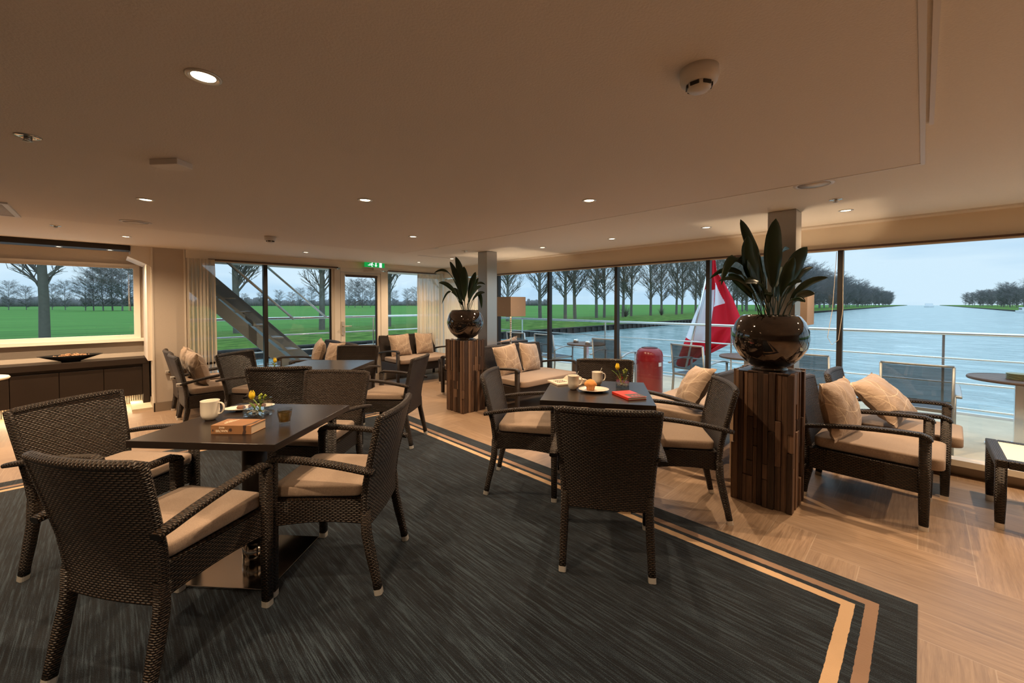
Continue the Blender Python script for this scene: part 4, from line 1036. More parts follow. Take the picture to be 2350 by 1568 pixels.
# glass vases with a tulip
def square_vase(x, y, a, lb, w, d, h, tul, n_, fl_label, lean, berries=True, leafdir=1):
    v = thing('glass_vase', lb, 'vase', (x, y, TT), a, 'square glass vases'); g = 0.0035
    m = MB(); m.box(-w, w, -d, d, 0, 0.010)
    for q in ((-w, w, -d, -d + g), (-w, w, d - g, d), (-w, -w + g, -d + g, d - g), (w - g, w, -d + g, d - g)): m.box(*q, 0.010, h)
    m.build('glass_body', 'thin_glass', v, bevel=0.001)
    m = MB(); m.box(-w + g + .0005, w - g - .0005, -d + g + .0005, d - g - .0005, 0.0105, h * .42); m.build('water', 'thin_glass', v)
    rr = random.Random(n_); m = MB()
    for k in range(26):
        c = (rr.uniform(-w + .012, w - .012), rr.uniform(-d + .012, d - .012)); q = rr.uniform(.005, .008); z = 0.012 + rr.uniform(0, .012)
        m.lathe([(0.0001, z), (q, z + q * .6), (0.0001, z + q * 1.2)], c[0], c[1], n=7)
    o = m.build('pebbles', 'pebble', v); o['kind'] = 'stuff'
    f = thing('tulip', fl_label, 'flower', (x, y, TT), a, 'yellow tulips'); sx, sz = tul
    m = MB(); m.sweep(bez([(w * .5 * lean, 0, 0.015), (sx * .2, 0, h * .8), (sx, 0, sz)], 12), 0.0032, n=8); m.build('stem', 'stem_green', f)
    for k in range(6):
        an = k * pi / 3 + .2; ro = 0.0165 if k % 2 else 0.0145; m = MB()
        def pet(u, vv, off):
            s = 2 * u - 1; aa = an + s * 0.62 * sin(pi * min(.98, max(.06, vv * .9 + .08))) ** .8; r = (ro + off) * (tab(vv, [(0, .2), (.15, .75), (.4, 1.05), (.75, .85), (1, .42)])) * (1 - .05 * s * s)
            return (sx + r * cos(aa), r * sin(aa), sz - 0.004 + vv * 0.052 - 0.004 * s * s)
        m.grid(lambda u, vv: pet(u, vv, 0.0), 8, 10); m.grid(lambda u, vv: pet(u, vv, 0.0008), 8, 10, flip=True); m.build('petal', 'tulip_petal', f)
    for (bx, bz, tx, tz, yy) in ((w * .2, .03, sx - .045 * leafdir, sz * .93, .006), (0, .02, w * .75 * leafdir, h * .75, -.01)):
        m = leaf_mesh((bx * lean, 0, bz), ((bx + tx) / 2 + .005, yy, (bz + tz) * .62), (tx, yy, tz), 0.008, .4, (0.4, 1, 0)); m.build('leaf', 'stem_green', f)
    if berries:
        b = thing('berry_sprig', 'green hypericum berry sprig in the ' + ('front table vase' if n_ == 1 else 'vase on the muffin table'), 'berries', (x, y, TT), a, 'berry sprigs')
        m = MB(); tips = [(w * .15, .004, h * 1.05), (w * .45, -.006, h * 1.16), (w * .72, .004, h * 1.08), (w * .25, -.004, h * .93), (w * .58, .006, h * .98)]
        for q in tips: m.sweep(bez([(w * .2, 0, 0.02), (w * .3, 0, h * .7), q], 6), 0.0014, n=5)
        m.build('twig', 'stem_green', b)
        for q in tips:
            m = MB(); m.lathe([(0.0001, q[2] - .002), (.006, q[2] + .001), (.0075, q[2] + .007), (.005, q[2] + .013), (0.0001, q[2] + .017)], q[0], q[1], n=12); m.build('berry', 'berry_green', b)
        for q in ((w * .9, h * .80), (w * .1, h * .82)):
            leaf_mesh((w * .3, 0, h * .65), ((w * .3 + q[0]) / 2, .004, h * .86), (q[0], -.012, q[1]), 0.012, .3, (0.2, 1, .2)).build('leaf', 'leaf_green', b)
va1 = radians(41.5 - 90)
square_vase(0.608, 2.722, va1 - .03, 'square glass vase with a leaning tulip on the front table', 0.062, 0.042, 0.100, (-0.035, 0.098), 1, 'yellow tulip resting on the rim of the front table vase', 1, True, -1)
square_vase(2.825, 1.635, radians(33 - 90), 'square glass vase with an upright tulip on the muffin table', 0.048, 0.048, 0.118, (-0.036, 0.142), 2, 'yellow tulip standing tall in the muffin table vase', -.3, True, 1)
square_vase(1.165, 4.565, radians(43 - 90), 'small square glass vase at the end of the second table', 0.045, 0.045, 0.07, (0.012, 0.066), 3, 'yellow tulip in the small vase on the second table', .4, False, 1)

# tumbler
t = thing('tumbler', 'ribbed glass tumbler of amber drink on the front table', 'glass', (0.668, 2.428, TT)); t.scale = (1, 1, 1.12)
m = MB(); n = 40; prof = [(0.026, 0.0), (0.0275, 0.006), (0.030, 0.030), (0.0335, 0.040), (0.0375, 0.072), (0.0355, 0.072), (0.031, 0.040), (0.027, 0.012), (0.0001, 0.010)]
m.grid(lambda u, v: (lambda k: (lambda r, z: (r * cos(u * 2 * pi), r * sin(u * 2 * pi), z))(lerp(prof[int(k)][0], prof[min(8, int(k) + 1)][0], k - int(k)) * (1 - (0.05 if (int(k) < 3 and int(u * 20) % 2) else 0)), lerp(prof[int(k)][1], prof[min(8, int(k) + 1)][1], k - int(k))))(v * 8), 40, 16)
m.build('glass_wall', 'thin_glass', t)
t2 = NT('amber'); tr = t2.n.new('ShaderNodeBsdfTransparent'); tr.inputs[0].default_value = (0.80, 0.55, 0.16, 1); gl = t2.n.new('ShaderNodeBsdfGlossy'); gl.inputs['Roughness'].default_value = 0.02
mxs = t2.n.new('ShaderNodeMixShader'); mxs.inputs[0].default_value = 0.12; t2.link(tr.outputs[0], mxs.inputs[1]); t2.link(gl.outputs[0], mxs.inputs[2]); t2.link(mxs.outputs[0], t2.out.inputs[0]); M['amber'] = t2.m
m = MB(); m.lathe([(0.0001, 0.0115), (0.0255, 0.0125), (0.0295, 0.040), (0.0325, 0.057), (0.0001, 0.057)], n=40); m.build('drink', 'amber', t)

# the thick paperback: origin at its near spine corner, x along the spine, y across the cover
bx, by = 0.352, 2.493
t = thing('paperback_book', 'thick tan paperback lying on the front table, DAN BROWN on its spine', 'book', (bx, by, TT), va - 0.03)
bw, bd, bh = 0.205, 0.118, 0.043
m = MB(); m.box(0, bw, 0, bd, bh - 0.0012, bh); m.box(0, bw, 0, bd, 0, 0.0012); m.box(0, bw, 0, 0.0012, 0.0012, bh - 0.0012); m.build('cover', 'tan_cover', t)
m = MB(); m.box(0.002, bw - 0.002, 0.0013, bd - 0.003, 0.0013, bh - 0.0013); m.build('page_block', 'paper_edge', t)
def spine(x, z): return Matrix.Translation((x, -0.0004, z)) @ Matrix.Rotation(pi / 2, 4, 'X')
def top(x, y, a=0.0, z=bh): return Matrix.Translation((x, y, z)) @ Matrix.Rotation(a, 4, 'Z')
text_mesh('DAN', 0.0125, 'author_first_line', 'pale_print', t, spine(0.056, 0.031))
text_mesh('BROWN', 0.0165, 'author_second_line', 'pale_print', t, spine(0.056, 0.0145))
m = MB(); star = [((0.011 if k % 2 == 0 else 0.006) * cos(k * pi / 7) + 0.100, (0.011 if k % 2 == 0 else 0.006) * sin(k * pi / 7) + 0.021) for k in range(14)]
m.prism(star, 1, -0.0006, 0.0); m.prism([(0.160, 0.0), (0.176, 0.0), (0.180, 0.012), (0.177, 0.024), (0.181, 0.043), (0.164, 0.043), (0.166, 0.02)], 1, -0.0006, 0.0)
m.prism([(0.164, 0.0), (0.180, 0.0), (0.196, 0.05), (0.188, 0.09), (0.196, 0.118), (0.182, 0.118), (0.176, 0.08), (0.180, 0.045)], 2, bh, bh + 0.0004)
m.prism([(0.006, 0.014), (0.012, 0.012), (0.014, 0.02), (0.009, 0.024)], 1, -0.0005, 0.0)
m.build('cover_print', 'dark_print', t)
text_mesh('DAN', 0.016, 'cover_author', 'pale_print', t, top(0.040, 0.075, 1.25)); text_mesh('BROWN', 0.020, 'cover_author', 'pale_print', t, top(0.058, 0.070, 1.25))
# red book
t = thing('red_book', 'thin red hardback with a dark picture panel on the muffin table', 'book', (2.470, 1.385, TT), 0)
t.rotation_euler = (0, 0, radians(-29))
m = MB(); m.box(0, 0.145, 0, 0.215, 0.0, 0.002); m.box(0, 0.145, 0, 0.215, 0.016, 0.018); m.box(0, 0.003, 0, 0.215, 0.002, 0.016); m.build('cover', 'red_cover', t, bevel=0.0008)
m = MB(); m.box(0.0032, 0.141, 0.003, 0.212, 0.0022, 0.0158); m.build('page_block', 'porcelain', t)
m = MB(); m.box(0.030, 0.1449, 0.004, 0.105, 0.018, 0.0183); m.build('picture_panel', 'dark_print', t)
m = MB()
for k in range(5): m.box(0.055 + k * .014, 0.063 + k * .014, 0.035 + (k % 2) * .008, 0.060 + (k % 2) * .008, 0.0183, 0.0186)
m.box(0.03, 0.035, 0.13, 0.2, 0.018, 0.0183); m.build('cover_marks', 'red_cover', t)
# open book face
t = thing('open_book', 'large cream open book lying at the far corner of the muffin table', 'book', (2.695, 2.055, TT), va + 0.35)
m = MB(); m.prism([(-0.15, 0.0), (0.15, 0.0), (0.152, 0.020), (0.11, 0.034), (0.03, 0.040), (0.0, 0.016), (-0.02, 0.014), (-0.148, 0.012)], 1, -0.10, 0.10); m.build('page_block', 'cream_paper', t, bevel=0.0015)
m = MB()
rr = random.Random(3)
for r_ in range(3):
    for k in range(6):
        x0 = -0.118 + k * 0.015; z0 = 0.0125 + (x0 + 0.148) / 0.128 * 0.0015; yy = 0.028 - r_ * 0.034
        m.box(x0, x0 + 0.003, yy, yy + 0.022, z0, z0 + 0.0012); m.box(x0, x0 + 0.010, yy + (0.010 if rr.random() > .5 else 0.019), yy + (0.013 if rr.random() > .5 else 0.022), z0, z0 + 0.0012)
m.build('page_print', 'dark_print', t)
# small card on the second table
m = MB(); m.box(-0.05, 0.05, -0.07, 0.07, 0, 0.008); o = m.build('booklet', 'paper_edge', loc=(1.31, 4.44, TT)); o.rotation_euler = (0, 0, radians(30)); tag(o, 'small tan booklet at the edge of the second table', 'booklet')

# ================================================================ the open deck
dk = MB(); dk.box(5.26, 7.75, -7.5, 8.6, -0.05, 0.03); dk.box(0.2, 5.26, 7.45, 8.6, -0.05, 0.03); struct(dk.build('deck', 'deck_board'))
dk = MB(); dk.box(7.75, 7.80, -7.5, 8.65, -0.6, 0.06); dk.box(-5, 7.80, 8.60, 8.65, -0.6, 0.06); struct(dk.build('deck_edge', 'hull_white'))
def railing(pts, lb, zs, posts):
    t = thing('railing', lb, 'railing', (0, 0, 0), 0, 'steel deck railings')
    for i, z in enumerate(zs):
        m = MB(); m.sweep([(p[0], p[1], z) for p in pts], 0.024 if i == 0 else 0.013, n=10, smooth=True); m.build('rail', 'rail_steel', t)
    for p in posts:
        m = MB(); m.box(p[0] - .012, p[0] + .012, p[1] - .012, p[1] + .012, 0.03, zs[0]); m.build('post', 'rail_steel', t)
railing([(7.5, -7.2), (7.5, 8.3)], 'steel railing with four bars at the aft edge of the deck', (1.08, 0.77, 0.465, 0.155), [(7.5, y) for y in (-5.13, -2.66, -0.19, 2.28, 4.75, 7.2)])
railing([(0.4, 8.35), (7.4, 8.35)], 'steel railing with four bars beyond the glass door and stairway window', (1.185, 0.875, 0.58, 0.35), [(x, 8.35) for x in (2.0, 4.05, 6.2)])

# outside stairway
t = thing('outside_stairway', 'grey metal stairway slanting up past the port window', 'stairs', (0, 0, 0))
def stringer(y, pts, h, w=0.035):
    (x0, z0), (x1, z1) = pts; dx, dz = x1 - x0, z1 - z0; L = math.hypot(dx, dz); nx, nz = dz / L, -dx / L
    if nz > 0: nx, nz = -nx, -nz
    m = MB(); m.prism([(x0, z0), (x1, z1), (x1 + nx * h, z1 + nz * h), (x0 + nx * h, z0 + nz * h)], 1, y - w, y + w); m.build('stringer', 'hull_grey', t, bevel=0.004)
stringer(7.62, ((0.60, 2.13), (2.62, 0.06)), 0.17); stringer(8.22, ((0.85, 2.30), (3.10, 0.06)), 0.30)
for k in range(9):
    f = (k + .5) / 9; x = lerp(0.75, 2.8, f); z = lerp(2.1, 0.12, f); m = MB(); m.box(x - 0.13, x + 0.11, 7.655, 8.185, z - 0.02, z); m.build('tread', 'hull_grey', t)
m = MB(); m.prism([(0.70, 2.10), (2.75, 0.10), (2.72, 0.07), (0.67, 2.07)], 1, 7.66, 8.18); m.build('underside_plate', 'hull_grey', t)
for (y, a, b) in ((7.66, (1.0, 2.42), (2.27, 1.19)), (8.2, (1.62, 2.46), (3.02, 1.185))):
    m = MB(); m.sweep([(a[0], y, a[1]), (b[0], y, b[1])], 0.021, n=10); m.build('handrail', 'rail_steel', t)

# deck chairs, tables
def make_deck_chair():
    t = thing('deck_chair', 'x', 'chair', group='aluminium deck chairs with mesh seats')
    m = MB()
    for s in (-1, 1):
        m.sweep([(s * .25, -.25, 0), (s * .25, -.21, .42), (s * .25, -.27, .84)], (0.012, 0.018), side=(1, 0, 0), n=8, sq=.7)
        m.sweep([(s * .28, .24, 0), (s * .28, .24, .60)], (0.012, 0.018), side=(1, 0, 0), n=8, sq=.7)
        m.box(min(s * .24, s * .265), max(s * .24, s * .265), -.21, .25, .39, .42)
    m.box(-.25, .25, .22, .245, .39, .42); m.box(-.25, .25, -.225, -.20, .39, .42)
    m.sweep(bez([(-.25, -.27, .84), (0, -.31, .84), (.25, -.27, .84)], 8), (0.018, 0.012), n=8, sq=.7); m.build('frame', 'chair_aluminium', t)
    for s in (-1, 1):
        m = MB(); m.sweep(arc((s * .285, -.27, .56), (s * .285, .26, .60), .035, 10), (0.022, 0.009), side=(1, 0, 0), n=8, sq=.7); m.build('armrest', 'chair_aluminium', t)
    m = MB(); m.grid(lambda u, v: (lerp(-.238, .238, u), tab(v, [(0, -.222), (1, -.262)]) - .03 * (1 - (2 * u - 1) ** 2), lerp(.50, .825, v)), 10, 6); m.grid(lambda u, v: (lerp(-.238, .238, u), tab(v, [(0, -.222), (1, -.262)]) - .034 - .03 * (1 - (2 * u - 1) ** 2) + .03, lerp(.50, .825, v)), 10, 6, flip=True)
    m.build('back_mesh', 'sling_net', t)
    m = MB(); m.box(-.238, .238, -.20, .22, .405, .415); m.build('seat_mesh', 'mesh_sling', t)
    m = MB(); m.sweep([(-.24, -.224, .495), (.24, -.224, .495)], .009, n=6); m.build('lower_bar', 'chair_aluminium', t)
    return t
tn = NT('sling_net'); a_ = tn.n.new('ShaderNodeBsdfTransparent'); b_ = tn.n.new('ShaderNodeBsdfDiffuse'); b_.inputs[0].default_value = (.03, .038, .045, 1); c_ = tn.n.new('ShaderNodeMixShader'); c_.inputs[0].default_value = .55
tn.link(a_.outputs[0], c_.inputs[1]); tn.link(b_.outputs[0], c_.inputs[2]); tn.link(c_.outputs[0], tn.out.inputs[0]); M['sling_net'] = tn.m
DK = make_deck_chair()
for i, (x, y, h, lb) in enumerate([(6.13, 5.82, 0, 'aluminium deck chair farthest along the deck, behind the lamp stem'), (6.15, 5.06, -5, 'aluminium deck chair beside the round table with two ashtrays, lamp side'),
                                   (6.10, 3.70, 3, 'aluminium deck chair beside the red bin, behind a black mullion'), (6.03, 2.27, -14, 'aluminium deck chair in front of the red and white flag'),
                                   (5.98, 0.96, -4, 'aluminium deck chair half hidden behind the larger glossy pot'), (5.79, 0.04, 0, 'aluminium deck chair beyond the lounge chairs, nearest the slatted table with a dish')]):
    if i == 0: DK.location = (x, y, 0.03); DK.rotation_euler = (0, 0, deg(h)); DK['label'] = lb
    else: clone(DK, (x, y, 0.03), deg(h), lb)
def deck_table(x, y, lb):
    t = thing('deck_table', lb, 'table', (x, y, 0.03), 0, 'round slatted deck tables')
    m = MB(); m.t = .5; R0 = 0.35
    for k in range(10):
        a = -R0 + k * .07 + .003; b = -R0 + (k + 1) * .07 - .003; ya, yb = sqrt(max(0, R0 ** 2 - a * a)), sqrt(max(0, R0 ** 2 - b * b))
        m.prism([(a, -ya), (b, -yb), (b, yb), (a, ya)], 2, 0.672, 0.69)
    m.build('slatted_top', 'slat_teak', t); m = MB(); m.lathe([(R0 + .002, 0.664), (R0 + .008, 0.675), (R0 + .002, 0.692), (R0 - .012, 0.692), (R0 - .012, 0.664)], n=48); m.build('rim', 'slat_teak', t)
    m = MB(); m.box(-.034, .034, -.034, .034, 0.02, .66); m.box(-.2, .2, -.02, .02, .65, .668); m.box(-.02, .02, -.2, .2, .65, .668); m.box(-.22, .22, -.03, .03, 0, .02); m.box(-.03, .03, -.22, .22, 0, .02); m.build('post', 'rail_steel', t)
for x, y, lb in ((6.30, 4.40, 'round slatted deck table carrying two steel ashtrays'), (6.35, 1.72, 'round slatted deck table partly behind the larger glossy pot'), (6.30, -0.68, 'round slatted deck table with a striped dish beyond the low glass table')): deck_table(x, y, lb)
def ashtray(x, y, z, lb, r=.05, h=.06):
    m = MB(); m.lathe([(r, 0), (r, h * .75), (r * .8, h), (r * .7, h), (r * .65, h * .6), (0.0001, h * .5)], n=28); m.sweep([(r * .5, 0, h * .9), (r * .9, 0, h * 1.3)], .006, n=6)
    tag(m.build('ashtray', 'foil_steel', loc=(x, y, z)), lb, 'ashtray', 'steel ashtrays')
ashtray(6.28, 4.62, .722, 'steel ashtray on the deck table, the one nearer the lamp'); ashtray(6.12, 4.24, .722, 'steel ashtray on the deck table, nearer the red bin')
m = MB()
for k in range(6): m.lathe([(0.075, k * .01), (0.082, k * .01 + .003), (0.082, k * .01 + .006), (0.075, k * .01 + .009)], n=28)
m.lathe([(0.0001, .0), (0.075, 0.0), (0.075, .055), (0.06, .058), (0.0001, .05)], n=28); tag(m.build('ribbed_dish', 'dish_glaze', loc=(6.22, -0.66, .722)), 'yellowish ribbed round dish on the deck table at the frame edge', 'dish')
# waste bin
t = thing('waste_bin', 'round red metal waste bin with open top on the deck', 'bin', (6.18, 3.09, 0.03))
m = MB(); m.lathe([(0.19, 0.0), (0.205, 0.02), (0.205, 0.50), (0.212, 0.52), (0.205, 0.54), (0.205, 0.60), (0.19, 0.665), (0.150, 0.705), (0.120, 0.715)], n=48); m.build('body', 'bin_red', t)
m = MB(); m.lathe([(0.121, 0.712), (0.125, 0.722), (0.112, 0.722), (0.108, 0.60), (0.0001, 0.58)], n=40); m.build('rim', 'black_metal', t)
m = MB(); m.box(-.03, .03, -.209, -.204, .44, .50, Matrix.Rotation(radians(-14), 4, 'Z')); m.build('sticker', 'hull_white', t)
# flag on its leaning staff
t = thing('flag', 'red flag with white cross hanging from a leaning staff behind the aft railing', 'flag', (0, 0, 0))
A0 = Vector((8.25, 2.86, 2.45)); A1 = Vector((7.70, 3.17, 0.03))
m = MB(); m.sweep([A0 + (A0 - A1) * .1, A1], 0.02, n=10); st = m.build('staff', 'rail_steel', t)
def flagpt(u, v, off=0.0):
    # u across (0 hoist .. 1 fly), v down; the cloth hangs in folds from its top corner
    p = A0.lerp(Vector((7.95, 3.02, 0.28)), v)
    wd = tab(v, [(0, .03), (.2, .18), (.45, .62), (.7, 1.0), (.85, .95), (1, .55)])
    lx = tab(v, [(0, 0), (.3, -.05), (.6, -.22), (1, -.40)])
    fold = 0.06 * sin(u * 17 + v * 3) * min(1, v * 3)
    return Vector((p.x + fold + off, p.y - lx - wd * u, p.z - 0.10 * sin(u * 5) * v + (0.10 * u * v)))
def white(u, v):
    return (.33 < v < .76 and u < .44 - .10 * (v - .5)) or (.27 < v < .48 and abs(u - .60) < .13 * (v - .27) / .2)
m = MB(); nu, nv = 90, 110; o = 0
for off, fl_ in ((0.0, False), (0.004, True)):
    b0 = len(m.v)
    for j in range(nv + 1):
        for i in range(nu + 1): m.v.append(tuple(flagpt(i / nu, j / nv, off)))
    for j in range(nv):
        for i in range(nu):
            m.cur = 1 if white((i + .5) / nu, (j + .5) / nv) else 0
            a = b0 + j * (nu + 1) + i; q = [a, a + 1, a + nu + 2, a + nu + 1]
            if fl_: q.reverse()
            m.face(q, [(0, 0)] * 4, True)
m.cur = 0; m.build('cloth', ['flag_red', 'flag_white'], t)

# ================================================================ water, banks, trees
def water_mat():
    t = NT('canal_water'); x, y, z = t.obj()
    a = t.noise(t.vec(x * 0.55, y * 0.28, 0.0), 1.0, 5, 0.62, 0.6); b = t.noise(t.vec(x * 3.2, y * 1.6, 2.0), 1.0, 3)
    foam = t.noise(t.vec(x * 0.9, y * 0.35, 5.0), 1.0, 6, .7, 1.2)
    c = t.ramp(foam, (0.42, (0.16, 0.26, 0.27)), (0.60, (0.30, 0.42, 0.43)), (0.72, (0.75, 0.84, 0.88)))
    M['canal_water'] = t.bsdf(c, 0.22, 0, 0.6, t.bump(a + b * 0.25, 0.55, 0.25))
water_mat()
def grass_mat():
    t = NT('meadow'); x, y, z = t.obj(); a = t.noise(t.vec(x * .05, y * .35, 0.0), 1.0, 5, .6); b = t.noise(t.vec(x * 1.5, y * 2.5, 0.0), 1.0, 3)
    c = t.ramp(a * .7 + b * .3, (0.35, (0.050, 0.135, 0.028)), (0.55, (0.072, 0.195, 0.036)), (0.7, (0.11, 0.25, 0.06)))
    M['meadow'] = t.bsdf(c, 0.95, 0, 0.1)
    t = NT('bank_grass'); x, y, z = t.obj(); b = t.noise(t.vec(x * .8, y * 1.6, 0.0), 1.0, 4)
    c = t.ramp(b, (0.35, (0.045, 0.10, 0.018)), (0.6, (0.10, 0.20, 0.035)), (0.75, (0.20, 0.21, 0.09))); M['bank_grass'] = t.bsdf(c, 0.95, 0, 0.1)
grass_mat()
m = MB(); m.box(-300, 1400, -28, 27.5, -2.4, -1.8); struct(m.build('water', 'canal_water'))
m = MB()
def strip_ground(m, prof, x0, x1):
    n = 30
    for a, b in zip(prof, prof[1:]):
        for k in range(n):
            xa = lerp(x0, x1, k / n); xb = lerp(x0, x1, (k + 1) / n); o = len(m.v); m.v += [(xa, a[0], a[1]), (xb, a[0], a[1]), (xb, b[0], b[1]), (xa, b[0], b[1])]
            m.face([o, o + 1, o + 2, o + 3], [(0, 0)] * 4)
strip_ground(m, [(42, -0.86), (60, -1.0), (1600, -1.0)], -900, 1500); struct(m.build('field', 'meadow'))
m = MB(); strip_ground(m, [(27.9, -1.16), (31, -1.0), (36, -0.82), (42, -0.86)], -300, 1500); struct(m.build('port_bank', 'bank_grass'))
m = MB(); strip_ground(m, [(-32, -0.9), (-28.4, -1.2)], -100, 1500); strip_ground(m, [(-900, -0.9), (-32, -0.9)], -100, 1500); struct(m.build('starboard_bank', 'bank_grass'))
m = MB(); m.box(-300, 1400, 27.5, 27.95, -2.4, -1.2)
for k in range(230): m.box(-40 + k * 1.2, -39.5 + k * 1.2, 27.38, 27.5, -2.0, -1.15)
m.box(-300, 1400, 27.35, 27.95, -1.24, -1.15); struct(m.build('port_quay', 'piling'))
m = MB(); m.box(-100, 1400, -28.4, -28, -2.4, -1.2); struct(m.build('starboard_quay', 'piling'))

def tree_mesh(name, seed, h, nb, spread, lo=0.14, sub=5, mat='bark', asc=0.9):
    rn = random.Random(seed); m = MB(); lean = rn.uniform(-.02, .02)
    trunk = [Vector((lean * h * f + 0.10 * sin(f * 7 + seed), 0.08 * cos(f * 5 + seed), h * f)) for f in [i / 8 for i in range(9)]]
    r0 = h * 0.0135; m.sweep(trunk, [r0 * (1 - .93 * i / 8) for i in range(9)], n=6, cap=False)
    def at(f):
        k = min(7, int(f * 8)); return trunk[k].lerp(trunk[k + 1], f * 8 - k)
    for b in range(nb):
        f = lo + (0.97 - lo) * (b + rn.random()) / nb; p = at(f); an = rn.random() * 2 * pi; L = spread * h * (0.45 + 0.55 * sin(pi * min(1, (1.02 - f) * 1.05))) * rn.uniform(.6, 1.1)
        up = asc * rn.uniform(.7, 1.3); d = Vector((cos(an), sin(an), up)).normalized(); bend = Vector((cos(an) * .3, sin(an) * .3, .5)) * L * .25
        pts = [p, p + d * L * .5, p + d * L + bend * .6]; rb = r0 * (1 - f) * .36 + .012
        m.sweep(pts, [rb, rb * .6, rb * .2], n=3, cap=False, smooth=False)
        for s in range(sub):
            g = rn.uniform(.2, .95); q = pts[0].lerp(pts[1], g * 2) if g < .5 else pts[1].lerp(pts[2], g * 2 - 1)
            dd = (d + Vector((rn.uniform(-1, 1), rn.uniform(-1, 1), rn.uniform(-.3, .8))) * .8).normalized(); l2 = L * rn.uniform(.25, .5)
            e = q + dd * l2; m.sweep([q, e], [max(.012, rb * .35), .010], n=3, cap=False, smooth=False)
            for s2 in range(4):
                q2 = q.lerp(e, rn.uniform(.3, 1)); d3 = (dd + Vector((rn.uniform(-1, 1), rn.uniform(-1, 1), rn.uniform(-.5, .8))) * .7).normalized()
                m.sweep([q2, q2 + d3 * l2 * rn.uniform(.3, .6)], [.016, .011], n=3, cap=False, smooth=False)
    return m.build(name, mat)
rn = random.Random(21)
ORD = ['first', 'second', 'third', 'fourth', 'fifth', 'sixth', 'seventh', 'eighth', 'ninth', 'tenth', 'eleventh', 'twelfth', 'thirteenth', 'fourteenth', 'fifteenth', 'sixteenth', 'seventeenth', 'eighteenth', 'nineteenth', 'twentieth']
protos = [tree_mesh('poplar_tree', 31 + k, 20, 74, 0.26, lo=0.14, sub=13, asc=1.15) for k in range(4)]
xs_ = [-9.0, -2.9, 2.0, 7.0, 13.4, 20.2, 26.5, 32.0, 37.6, 43.6, 48.3, 50.6, 57.0, 59.4, 64.5, 70.3, 76.5]
while xs_[-1] < 165: xs_.append(xs_[-1] + rn.uniform(4.6, 6.4))
for i, x in enumerate(xs_):
    pr_ = protos[i % 4]; o = pr_ if i < 4 else pr_.copy()
    if i >= 4: C.objects.link(o)
    s = rn.uniform(.90, 1.06); o.location = (x, 38 + rn.uniform(-.8, .8), -0.86); o.rotation_euler = (0, 0, rn.random() * 6.28); o.scale = (s, s, s * (1.0 if x > 25 else 1.0))
    if i < 20: lb = 'bare poplar on the green bank, %s from the sideboard window end of the row' % ORD[i]; g = None
    else: lb = 'bare poplar standing in the crowded far part of the bank row'; g = 'far poplars of the bank row'
    tag(o, lb, 'tree', g or 'poplars along the bank')
far = [tree_mesh('round_crowned_tree', 71 + k, 16, 80, 0.34, lo=0.08, sub=14, mat='twig_hazed', asc=.5) for k in range(3)]
n_far = 0
def put_far(x, y, s, lb, g, zs=1.0):
    global n_far
    pr_ = far[n_far % 3]; o = pr_ if n_far < 3 else pr_.copy()
    if n_far >= 3: C.objects.link(o)
    n_far += 1; o.location = (x, y, -0.95); o.rotation_euler = (0, 0, rn.random() * 6.28); o.scale = (s, s, s * zs); tag(o, lb, 'tree', g)
x = 168
while x < 1000:
    put_far(x, 37 + rn.uniform(-2, 12), rn.uniform(1.0, 1.35), 'misty bare tree in the dense wood where the poplar row ends along the canal', 'misty trees beyond the poplar row'); x += 3.6 + (x - 168) * .02
x = 120
while x < 900:
    put_far(x, -46 + rn.uniform(-12, 4), rn.uniform(.8, 1.15), 'bare tree on the far right shore of the canal', 'trees on the opposite shore'); x += 3.4 + (x - 120) * .02
# trees across the meadow, seen through the sideboard window and the glass door
for (px, d, s) in ((196, 150, .75), (215, 148, .95), (236, 146, 1.1), (258, 150, 1.15), (280, 145, 1.2), (300, 150, 1.0), (150, 165, .7), (120, 170, .65), (60, 170, .6), (20, 165, .7)):
    k = (px - 1175) / 933.96; q = vw(d, k * d); put_far(q[0], q[1], s, 'round bare tree across the meadow in the wide sideboard window, %s from the pilaster end' % ORD[(300, 280, 258, 236, 215, 196, 150, 120, 60, 20).index(px)], 'trees in the sideboard window')
for k_, (px, d, s) in enumerate(((560, 420, .8), (600, 430, .9), (640, 420, 1.0), (668, 430, .9), (690, 400, 1.1), (715, 430, 1.2), (740, 420, 1.2), (800, 300, 1.1), (815, 290, 1.2), (832, 295, 1.25), (850, 290, 1.1), (905, 380, .9), (935, 380, 1.0), (955, 380, 1.1))):
    k = (px - 1175) / 933.96; q = vw(d, k * d); put_far(q[0], q[1], s, 'distant bare tree on the horizon, %s from the outside stairway end of the row' % ORD[k_], 'distant trees beyond the glass door')
# low hedge line on the horizon
m = MB(); rr = random.Random(8); N = 420
for k in range(N):
    a = radians(lerp(40, 135, k / N)); d = 620; x0, y0 = d * cos(a), d * sin(a)
    if y0 < 60: continue
    h = rr.uniform(3.5, 8) * (1.3 if k % 40 < 16 else 1); w = 3.2
    m.sweep([(x0, y0, -1.2), (x0, y0, h * .5), (x0, y0, h)], [(w, w), (w * 1.1, w), (w * .5, w * .5)], n=6)
o = m.build('hedgerow', 'twig_hazed'); tag(o, 'continuous low dark hedgerow along the horizon across the meadow', 'hedge', kind='stuff')
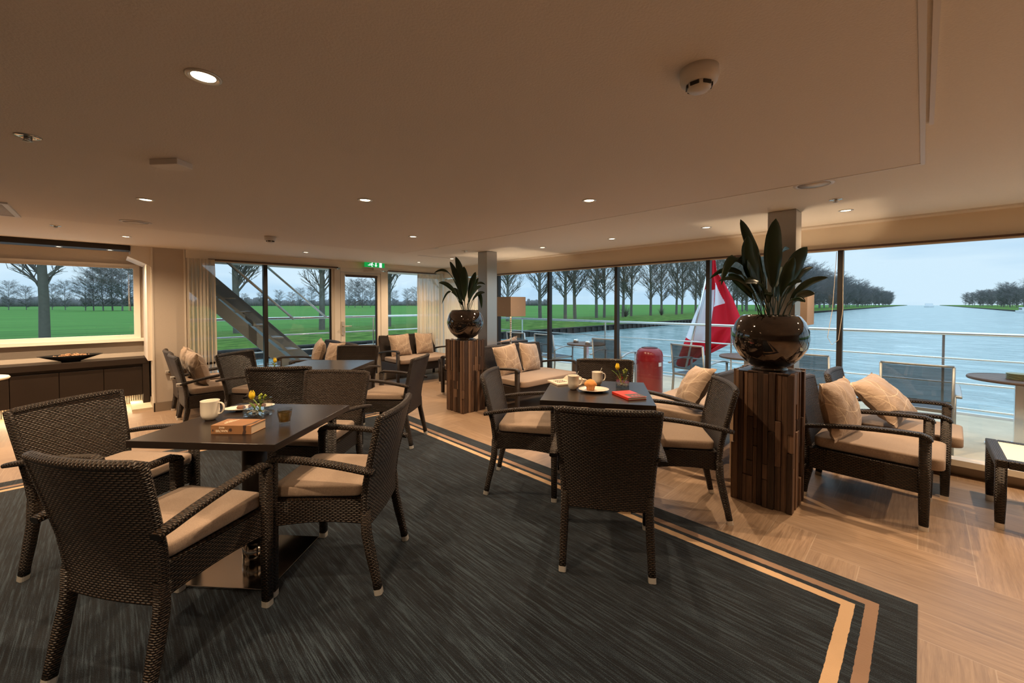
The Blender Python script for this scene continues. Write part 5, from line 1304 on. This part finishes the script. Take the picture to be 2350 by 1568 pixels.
# bushes on the bank
for (px, py_, s, lb) in ((1436, 727, 1.0, 'small brown leafless bush among the first poplars past the mullion'), (1518, 724, .7, 'smaller brown leafless bush farther along the bank')):
    k = (px - 1175) / 933.96; Y = 37.0; d = Y / (FY - .70367 * k); q = vw(d, k * d); m = MB(); rr = random.Random(px)
    for b in range(160):
        e = Vector((rr.uniform(-1, 1), rr.uniform(-1, 1), rr.uniform(.5, 2.2))) * 1.1; m.sweep([(0, 0, 0), e * .5 + Vector((0, 0, .2)), e], [.02, .012, .004], n=3, cap=False)
    o = m.build('bush', 'bark', loc=(q[0], q[1], -.86)); o.scale = (s, s, s); tag(o, lb, 'bush')
# craft and houses
def boat(x, y, L_, lb, col='hull_white', g=None):
    t = thing('boat', lb, 'boat', (x, y, -1.8), 0, g)
    m = MB(); w = L_ * .11; m.prism([(-L_ / 2, -w), (L_ * .32, -w), (L_ / 2, 0), (L_ * .32, w), (-L_ / 2, w)], 2, 0.0, L_ * .055); m.build('hull', 'hull_grey' if col != 'hull_white' else 'hull_white', t)
    m = MB(); m.box(-L_ * .42, L_ * .05, -w * .8, w * .8, L_ * .055, L_ * .13); m.build('cabin', col, t); m = MB(); m.box(-L_ * .41, L_ * .04, -w * .82, w * .82, L_ * .08, L_ * .105); m.build('window_band', 'black_metal', t)
    return t
o = boat(560, -4, 30, 'small distant white ship on the canal at the vanishing point'); o.rotation_euler = (0, 0, pi)
for k, (x, L_, c) in enumerate(((118, 13, 'hull_white'), (140, 15, 'bin_red'), (168, 14, 'hull_white'), (200, 18, 'bin_red'), (240, 16, 'hull_white'))):
    boat(x, -30.5 + 4, L_, 'moored boat along the opposite shore, %s from the frame edge' % ORD[k], c, 'moored boats on the opposite shore')
m = MB(); m.box(-6, 6, -4, 4, 0, 4); m.prism([(-4.3, 4), (4.3, 4), (0, 6.5)], 0, -6.3, 6.3); q = vw(178, (1875 - 1175) / 933.96 * 178); o = m.build('shed', 'bark', loc=(q[0] + 20, q[1] + 14, -1.0)); tag(o, 'low dark shed at the foot of the misty trees', 'shed')
